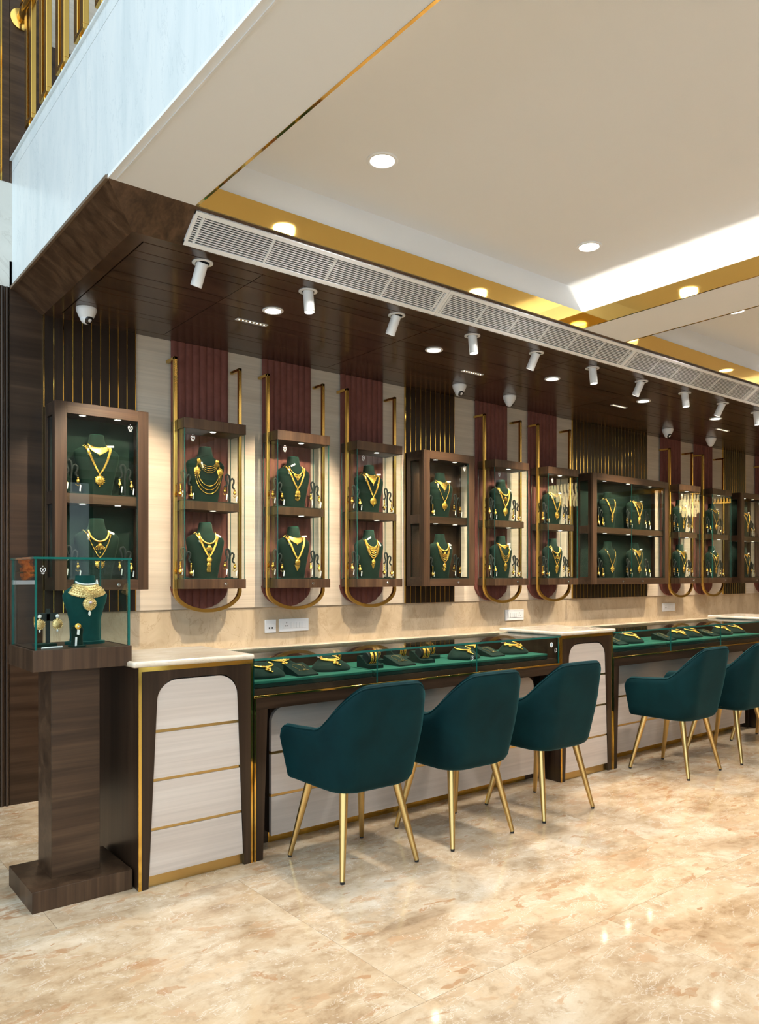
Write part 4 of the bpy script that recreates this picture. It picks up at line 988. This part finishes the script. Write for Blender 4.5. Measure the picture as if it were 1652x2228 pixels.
def put_wedge(x, y):
    i = cnt['wedge']; cnt['wedge'] += 1
    o = solo('sloping_pad', MB().box(0, 1e-4, 0, 1e-4, 0, 1e-4), 'green', (x, y, ZTR), '%s sloping green velvet pad along the glass counters' % ORD[i], 'jewellery pad', 'sloping velvet pads', world=False); o.data = ME_WEDGE
    n = solo('fine_chain', MB().box(0, 1e-4, 0, 1e-4, 0, 1e-4), 'gold_soft', (x, y, ZTR), 'fine looped gold chain on the %s sloping pad' % ORD[i], 'necklace', 'fine gold chains', world=False); n.data = ME_FCH
def put_bangles(x, y):
    i = cnt['bangle']; cnt['bangle'] += 1
    o = thing('bangle_stand', (x, y, ZTR), '%s green velvet bangle stand in the first glass counter' % ORD[i], 'bangle stand', 'velvet bangle stands')
    inst('stand_block', ME_BST, o); inst('roll', ME_BRL, o)
    for s, wd in ((-1, 'pedestal-side'), (1, 'far-side')):
        b_ = solo('bangle', MB().box(0, 1e-4, 0, 1e-4, 0, 1e-4), 'jewel', (x + s * 0.0145, y, ZTR), 'wide gold bangle, %s of the %s bangle stand' % (wd, ORD[i]), 'bangle', 'gold bangles', world=False); b_.data = ME_BNG
put_pad(1.955, 3.40, 0); put_wedge(2.155, 3.37); put_pad(2.385, 3.43, 1)
put_bangles(2.62, 3.39); put_wedge(2.83, 3.39); put_bangles(3.02, 3.41); put_bangles(2.50, 3.57); put_bangles(2.78, 3.57); put_bangles(2.98, 3.575); put_bangles(3.20, 3.56)
put_pad(3.36, 3.41, 0); put_wedge(3.60, 3.42); put_pad(3.83, 3.43, 2); put_pad(2.16, 3.58, 1); put_pad(3.60, 3.59, 1)
put_pad(4.72, 3.41, 0); put_wedge(4.92, 3.41); put_pad(5.14, 3.42, 1); put_pad(5.30, 3.58, 2); put_wedge(5.56, 3.41); put_pad(5.78, 3.42, 2); put_pad(6.02, 3.44, 0); put_wedge(6.25, 3.42); put_pad(6.50, 3.43, 1); put_pad(6.74, 3.44, 0)
o = thing('round_sticker', (3.985, YC + 0.0015, 0.905), 'round pale blue sticker on the glass counter by the middle cabinet', 'sticker')
part('disc', MB().tube([(0, 0, 0), (0, -0.0006, 0)], 0.016, 20), 'paper', o)
part('centre', MB().tube([(0, -0.0006, 0), (0, -0.0010, 0)], 0.009, 16), plain('sticker_blue', (0.30, 0.45, 0.55), 0.4), o)

# ------------------------------------------------------------------ pedestal with glass box
ped = thing('display_pedestal', (1.042, 3.48, 0), 'square walnut pedestal with wide base and cap at the counter end', 'pedestal')
part('base', B(0.838, 1.246, 3.287, 3.66, 0, 0.085), 'wood_v', ped, world=True, bevel=0.0012)
part('column', B(0.940, 1.140, 3.389, 3.590, 0.085, 0.964), 'wood_h', ped, world=True, bevel=0.0012)
part('cap', B(0.841, 1.243, 3.287, 3.68, 0.964, 1.050), 'wood_v', ped, world=True, bevel=0.0012)
gb = thing('glass_box', (1.045, 3.48, 1.050), 'clear glass display box with green edges on the pedestal', 'display case')
t_ = 0.009; X0, X1, Y0, Y1, Z0, Z1 = 0.851, 1.240, 3.299, 3.668, 1.050, 1.418
gp = part('front_pane', MB().pane(X0 + t_, X1 - t_, Y0, Y0 + t_, Z0, Z1), ['glass', 'glass_edge'], gb, world=True, smooth=False)
part('back_pane', MB().pane(X0 + t_, X1 - t_, Y1 - t_, Y1, Z0, Z1), ['glass', 'glass_edge'], gb, world=True, smooth=False)
part('side_pane', MB().pane(X0, X0 + t_, Y0, Y1, Z0, Z1), ['glass', 'glass_edge'], gb, world=True, smooth=False)
part('side_pane', MB().pane(X1 - t_, X1, Y0, Y1, Z0, Z1), ['glass', 'glass_edge'], gb, world=True, smooth=False)
part('glass_lid', MB().pane(X0 - 0.006, X1 + 0.006, Y0 - 0.006, Y1 + 0.006, Z1, Z1 + 0.009), ['glass', 'glass_edge'], gb, world=True, smooth=False)
c_ = inst('crest', ME_CREST, gb, (0.882 - 1.045, Y0 - 0.0008 - 3.48, 1.375 - 1.050)); c_.scale = (0.75, 1, 0.75)
# big bust with waist
def big_bust():
    prof = [(0.0, .085, .055, .045), (.012, .086, .056, .046), (.014, .066, .044, .034), (.03, .064, .043, .033), (.10, .066, .046, .034), (.15, .078, .052, .036), (.19, .092, .056, .038), (.215, .096, .054, .038), (.235, .085, .048, .036), (.25, .062, .043, .034), (.262, .048, .040, .034), (.285, .042, .038, .034), (.302, .0405, .037, .034)]
    rings = []; n = 32
    for z, w_, df, dbk in prof:
        r = []
        for j in range(n):
            a = 2 * PI * j / n; c, s_ = math.cos(a), math.sin(a); e = 2 / 2.2
            r.append((w_ * math.copysign(abs(c) ** e, c), math.copysign(abs(s_) ** e, s_) * (dbk if s_ > 0 else df), z))
        rings.append(r)
    return MB().loft(rings), prof
bb, bprof = big_bust()
bo = solo('jewellery_bust', bb, 'green_tray', (1.115, 3.51, 1.050), 'large green velvet bust inside the glass box on the pedestal', 'bust', None, world=False, angle=60)
bo.data.materials[0] = velvet('teal_green_velvet', (0.005, 0.042, 0.038), (0.008, 0.060, 0.054), 0.2, (0.3, 0.7, 0.6), 0.85, 18)
def bf2(x, z):
    for (z0, w0, d0, _), (z1, w1, d1, _) in zip(bprof[:-1], bprof[1:]):
        if z0 <= z <= z1:
            t = (z - z0) / (z1 - z0); w_ = w0 + (w1 - w0) * t; d = d0 + (d1 - d0) * t; break
    u = min(1.0, abs(x) / w_); return -d * (1 - u ** 2.2) ** (1 / 2.2)
def o2(x, z, off=0.004): return (x, bf2(x, z) - off, z)
def big_choker():
    band, fr, st, pe = MB(), MB(), MB(), MB(); n = 33; rows = []
    for k_ in range(6):
        row = []
        for i in range(n):
            s = -1 + 2 * i / (n - 1); t = k_ / 5; A = 0.044 + 0.034 * t
            x = A * math.sin(s * PI / 2) * 1.0; z = 0.258 - 0.052 * t * (1 - 0.25 * abs(s)) + 0.012 * (1 - math.cos(s * PI / 2)); row.append(o2(x, max(0.03, z), 0.005 + 0.003 * math.sin(PI * t)))
        rows.append(row)
    band.loft(rows, False, False)
    for i, q in enumerate(rows[0]): st.ball((q[0], q[1] - 0.001, q[2] + 0.004), 0.0042, sz=1.2)
    for i, q in enumerate(rows[5]): fr.ball((q[0], q[1], q[2] - 0.003), 0.0034)
    for i in range(0, n, 2):
        for k_ in (1, 2, 3, 4): q = rows[k_][i + (k_ % 2 and i < n - 1)]; fr.ball((q[0], q[1] - 0.0005, q[2]), 0.0042)
    for s in (-1, 1):
        for kk in range(14):
            a = kk * 0.55; rr = 0.010 - 0.0006 * kk; x = s * 0.026 + rr * math.cos(a) * s; z = 0.228 + rr * math.sin(a); fr.ball(o2(x, z, 0.011), 0.0022)
    R = 0.027; x, z = 0.0, 0.178; y = bf2(0, z) - 0.010
    pe.tube([(x, y + 0.004, z), (x, y, z), (x, y - 0.005, z)], [R, R, R * 0.5], 22)
    for i in range(24): a = 2 * PI * i / 24; pe.ball((x + R * math.cos(a), y - 0.001, z + R * math.sin(a)), 0.0036)
    for i in range(14): a = 2 * PI * i / 14; pe.ball((x + R * .66 * math.cos(a), y - 0.004, z + R * .66 * math.sin(a)), 0.0036)
    gem = MB().ball((x + 0.002, y - 0.008, z + 0.006), 0.0075, sy=0.6)
    drop = MB().ball((x, y - 0.001, 0.136), 0.007, sz=1.7, sy=0.6); drop.ball((x, y - 0.001, 0.149), 0.003)
    return [('collar_band', band, 'antique'), ('gold_beads', fr, 'antique'), ('stone_row', st, 'crystal'), ('medallion', pe, 'antique'), ('pink_gem', gem, 'stone_pink'), ('pearl_drop', drop, 'pearl'), ('price_tag', MB().prism([(0.038, .262), (.044, .264), (.040, .284), (.034, .282)], -0.046, -0.045, 'y'), 'paper')]
cn = thing('choker_necklace', (1.115, 3.51, 1.050), 'heavy antique gold choker with medallion on the pedestal bust', 'necklace')
for n_, mb, mt in big_choker(): part(n_, mb, mt, cn, angle=60)
es = thing('earring_holder', (0.945, 3.46, 1.050), 'dark cross-shaped earring holder in the pedestal glass box', 'earring stand')
part('post', B(-0.008, 0.008, -0.006, 0.006, 0.012, 0.16), 'green_black', es, bevel=0.001); part('cross_arm', B(-0.042, 0.042, -0.006, 0.006, 0.108, 0.142), 'green_black', es, bevel=0.002)
part('foot', B(-0.055, 0.03, -0.03, 0.03, 0, 0.014), 'green', es, bevel=0.002)
for s, wd in ((-1, 'outer'), (1, 'inner')):
    er = thing('earring', (0.945 + s * 0.036, 3.449, 1.050 + 0.137), 'ornate antique gold earring, %s side of the cross-shaped holder' % wd, 'earring', 'antique gold earrings')
    part('stud', MB().ball((0, 0, -0.008), 0.009, sy=0.5), 'crystal', er)
    m_ = MB(); m_.tube([(0, 0.003, -0.042), (0, -0.002, -0.042), (0, -0.005, -0.042)], [0.020, 0.020, 0.010], 18); m_.ball((0, 0, -0.022), 0.007)
    for i in range(18): a = 2 * PI * i / 18; m_.ball((0.021 * math.cos(a), -0.001, -0.042 + 0.021 * math.sin(a)), 0.0032)
    part('disc', m_, 'antique', er); part('drop', MB().ball((0, 0, -0.070), 0.0045, sz=1.5), 'crystal', er)
rg = thing('ring_stand', (1.040, 3.375, 1.050), 'small green ring roll in front of the pedestal bust', 'ring stand')
part('roll', MB().lathe([(0.036, 0), (0.036, 0.006), (0.024, 0.008), (0.022, 0.05), (0.026, 0.074), (0.020, 0.086), (0.006, 0.09)], 24), 'green', rg)
ri = thing('ring', (1.036, 3.349, 1.138), 'round gold ring on the small ring roll', 'ring')
part('bezel', MB().tube([(0, 0.004, 0), (0, -0.002, 0), (0, -0.005, 0)], [0.0125, 0.0125, 0.006], 18), 'jewel', ri); part('stone', MB().ball((0, -0.005, 0), 0.0045), 'crystal', ri)
part('price_tag', MB().prism([(-0.014, -0.088), (-0.006, -0.088), (-0.004, -0.045), (-0.012, -0.045)], -0.003, -0.002, 'y'), 'paper', ri)
part('label_card', MB().prism([(-0.006, -0.034), (0.004, -0.036), (0.006, -0.014), (-0.004, -0.012)], -0.004, -0.003, 'y'), 'paper', ri)
pn_ = solo('pen', MB().tube([(0.890, 3.345, 1.054), (0.978, 3.372, 1.054)], 0.004, 10), 'white_gloss', (0.93, 3.36, 1.05), 'thin white stick lying in the pedestal glass box', 'pen')

# ------------------------------------------------------------------ teal tub chairs on brass legs
def chair_shell():
    N = 56; rings = []
    def plan(u, hw, yb_, yf, rb):          # u in [0,1]: near-side arm front -> back -> other arm front
        straight = (yf - (yb_ + rb)); arcL = PI / 2 * rb; back = 2 * (hw - rb); tot = 2 * straight + 2 * arcL + back; d = u * tot
        if d < straight: return (-hw, yf - d)
        d -= straight
        if d < arcL: a = d / rb; return (-hw + rb - rb * math.cos(a), yb_ + rb - rb * math.sin(a))
        d -= arcL
        if d < back: return (-hw + rb + d, yb_)
        d -= back
        if d < arcL: a = d / rb; return (hw - rb + rb * math.sin(a), yb_ + rb - rb * math.cos(a))
        d -= arcL; return (hw, yb_ + rb + d)
    def top(u):
        a = abs(u - 0.5) * 2              # 0 centre back, 1 arm front
        t = max(0, min(1, (a - 0.19) / 0.39)); t = t * t * (3 - 2 * t)
        z = 0.862 * (1 - t) + 0.665 * t
        if a > 0.60: z -= 0.016 * ((a - 0.60) / 0.40)
        if a > 0.91: z -= 0.055 * ((a - 0.91) / 0.09) ** 2.2
        return z + 0.006 * math.cos(a * 4)
    ZBOT = 0.378
    lv = [(-0.02, 0), (0.0, 0.10), (0.06, 0.2), (0.25, 0.3), (0.5, 0.5), (0.75, 0.7), (0.92, 0.9), (0.985, 0.97), (1.0, 1.0)]
    outer = []
    for i in range(N + 1):
        u = i / N; zt = top(u); col = []
        for f in (0.0, 0.03, 0.09, 0.25, 0.45, 0.65, 0.85, 0.96, 1.0):
            z = ZBOT + (zt - ZBOT) * f; h = max(0, min(1, (z - 0.40) / 0.46))
            und = 0.030 if f == 0 else (0.010 if f == 0.03 else 0.0)
            hw = 0.232 + 0.040 * min(1, h * 2.0) - und + 0.0 ; yb_ = -0.225 - 0.082 * h + und; yf = 0.212 + 0.023 * min(1, h * 2.2) - und * 0.5
            if f == 1.0: hw -= 0.010; yb_ += 0.010; yf -= 0.006
            x, y = plan(u, hw, yb_, yf, 0.105 + 0.03 * h); col.append((x, y, z))
        th = 0.052
        for f, tt in ((1.0, 0.35), (0.985, 0.75), (0.9, 1.0), (0.4, 1.25)):
            z = ZBOT + (zt - ZBOT) * f if f > 0.5 else 0.47; h = max(0, min(1, (z - 0.40) / 0.46)); zz = z + (0.006 if tt == 0.35 else 0)
            hw = 0.272 - th * tt - (0.02 if f < 0.5 else 0); yb_ = -0.225 - 0.082 * h + th * tt + (0.02 if f < 0.5 else 0); yf = 0.235 - 0.012 * tt
            x, y = plan(u, hw, yb_, yf, 0.09); col.append((x, y, min(zz, zt + 0.006)))
        rings.append(col)
    mb = MB(); mb.loft(rings, False, False)
    n = len(rings[0]); mb.f.append(tuple(range(n))); mb.m.append(0); mb.f.append(tuple(N * n + j for j in range(n - 1, -1, -1))); mb.m.append(0)
    # underside
    mb.f.append(tuple(i * n for i in range(N + 1))); mb.m.append(0)
    pip = [tuple(Vector(c[7]) * 0.5 + Vector(c[8]) * 0.5 + Vector((0, 0, 0.002))) for c in rings]
    return mb, pip
shell_mb, pip = chair_shell()
ME_SHELL = shell_mb.mesh('shell', 'teal', angle=75)
ME_PIP = MB().tube(pip, 0.0042, 6).mesh('piping', 'teal', angle=80)
cush = MB()
cr = []
for sc_, z in ((0.90, 0.40), (0.99, 0.425), (1.0, 0.455), (0.97, 0.475), (0.85, 0.485)):
    r = []
    for j in range(36):
        a = 2 * PI * j / 36; c, s_ = math.cos(a), math.sin(a); r.append((0.212 * sc_ * math.copysign(abs(c) ** 0.5, c), 0.01 + 0.215 * sc_ * math.copysign(abs(s_) ** 0.5, s_), z))
    cr.append(r)
ME_CUSH = cush.loft(cr).mesh('seat_cushion', 'teal', angle=70)
LEGS = []
for sx, sy in ((-1, -1), (1, -1), (1, 1), (-1, 1)):
    a = Vector((sx * 0.150, sy * 0.135, 0.392)); b_ = Vector((sx * 0.216, sy * 0.216, 0.010)); d = (b_ - a).normalized()
    LEGS.append((MB().tube([a, a.lerp(b_, 0.5), b_], [0.0205, 0.0165, 0.0115], 18).mesh('leg', 'gold_soft'), MB().tube([b_ - d * 0.001, b_ + Vector((0, 0, -0.010))], [0.0105, 0.0095], 14).mesh('foot_tip', 'rubber')))
def chair(x, y, rz, label):
    o = thing('tub_chair', (x, y, 0), label, 'chair', 'teal velvet tub chairs', rz)
    inst('shell', ME_SHELL, o); inst('piping', ME_PIP, o); inst('seat_cushion', ME_CUSH, o)
    for lm, fm in LEGS: l = inst('leg', lm, o); inst('foot_tip', fm, l)
chair(2.201, 2.983, 0.0, 'teal velvet tub chair nearest the pedestal at the first counter')
chair(2.865, 2.981, 0.0, 'teal velvet tub chair in the middle of the first counter')
chair(3.557, 2.984, 0.0, 'teal velvet tub chair beside the middle drawer cabinet')
chair(4.989, 2.973, 0.03, 'teal velvet tub chair at the near end of the second counter')
chair(5.690, 2.958, 0.0, 'teal velvet tub chair in the middle of the second counter')
chair(6.432, 2.985, 0.0, 'teal velvet tub chair at the far end, mostly hidden behind another')

# ------------------------------------------------------------------ small marks on the counter glass
for i, (x, ds) in enumerate(((3.262, 'a'), (4.028, 'b'))):
    cu = bpy.data.curves.new('glass_mark', 'FONT'); cu.body = '(3'; cu.size = 0.034; cu.align_x = 'CENTER'; cu.materials.append(M['paper'])
    tmp = link(bpy.data.objects.new('mark_curve', cu)); bpy.context.view_layer.update()
    me = bpy.data.meshes.new_from_object(tmp.evaluated_get(bpy.context.evaluated_depsgraph_get())); bpy.data.objects.remove(tmp)
    tx = inst('printed_mark', me, bpy.data.objects['glass_counter'], (x - 2.942, 0.0008, 0.858), (PI / 2, 0, 0))
# ------------------------------------------------------------------ crystal chandeliers over the shop floor, mirrored in the case glass
M['crystal_lit'] = emit('lit_crystal', (1.0, 0.74, 0.34), 9); M['crystal_lit'].cycles.emission_sampling = 'NONE'
def chandelier_tiers():
    out = []; rnd = random.Random(3)
    for R_, z0, h in ((0.50, -0.12, 0.13), (0.42, -0.20, 0.13), (0.34, -0.28, 0.13), (0.25, -0.36, 0.13), (0.15, -0.44, 0.14)):
        mb = MB(); n = int(R_ * 90)
        for j in range(n):
            a = 2 * PI * j / n; q = rnd.uniform(-0.01, 0.01); cx_, cy_ = R_ * math.cos(a), R_ * math.sin(a)
            mb.lathe([(0.004, z0 + q), (0.012, z0 - 0.015 + q), (0.011, z0 - h + 0.02 + q), (0.002, z0 - h + q)], 6, (cx_, cy_, 0))
        out.append(mb.mesh('crystal_tier', 'crystal_lit', smooth=False))
    return out
CT = chandelier_tiers()
me_plate = MB().lathe([(0.52, 0), (0.52, -0.03), (0.48, -0.05), (0.2, -0.06)], 40).mesh('ceiling_plate', 'gold')
for x, ds in ((12.47, 'fourth'), (16.87, 'fifth')):
    o = thing('chandelier', (x, -0.3, ZT), 'tiered crystal chandelier with brass plate hanging in the %s ceiling tray' % ds, 'chandelier', 'crystal chandeliers')
    inst('ceiling_plate', me_plate, o)
    for me in CT: inst('crystal_tier', me, o)
    part('stem', MB().tube([(0, 0, -0.05), (0, 0, -0.45)], 0.012, 10), 'gold', o)
# ------------------------------------------------------------------ flower shelf by the entrance, mirrored in the side of the glass box
fc = thing('wall_cabinet', (0.42, YW, 0.80), 'low dark wall cabinet with white top beside the fluted strips', 'cabinet')
part('body', B(-0.24, 0.20, -0.32, -0.012, 0, 0.50), 'dark_h', fc, bevel=0.002); part('white_top', B(-0.25, 0.21, -0.33, -0.012, 0.50, 0.525), 'white_gloss', fc, bevel=0.002)
part('brass_plaque', B(-0.10, 0.10, -0.326, -0.32, 0.28, 0.32), 'gold', fc)
M['orange'] = plain('marigold_orange', (0.85, 0.20, 0.01), 0.8); M['maroon'] = plain('rose_maroon', (0.20, 0.01, 0.03), 0.7); M['leaf'] = plain('leaf_green', (0.04, 0.10, 0.02), 0.7)
ga = thing('marigold_garland', (0.52, 4.72, 1.325), 'orange marigold garland on the white topped wall cabinet', 'garland')
rnd = random.Random(5)
for i in range(14):
    mb = MB()
    for j in range(9): mb.ball((rnd.uniform(-.012, .012), rnd.uniform(-.012, .012), rnd.uniform(-.01, .01)), 0.013)
    inst('marigold', mb.mesh('marigold', 'orange'), ga, (rnd.uniform(-.035, .035), rnd.uniform(-.04, .04), 0.02 + i * 0.011))
for i in range(4):
    mb = MB()
    for j in range(7): mb.ball((rnd.uniform(-.014, .014), rnd.uniform(-.014, .014), rnd.uniform(-.01, .01)), 0.013)
    inst('rose', mb.mesh('rose', 'maroon'), ga, (-0.07 + rnd.uniform(-.02, .02), rnd.uniform(-.05, .05), 0.09 + i * 0.015))
for i in range(6):
    inst('leaf', MB().add([(0, 0, 0), (0.03, 0.012, 0.012), (0.075, 0, 0.004), (0.03, -0.012, 0.012), (0.03, 0, 0.002)], [(0, 1, 2, 3), (0, 4, 1), (1, 4, 2), (2, 4, 3), (3, 4, 0)]).mesh('leaf', 'leaf'), ga, (0, 0, 0.03), (0, -0.2, i * 1.05))
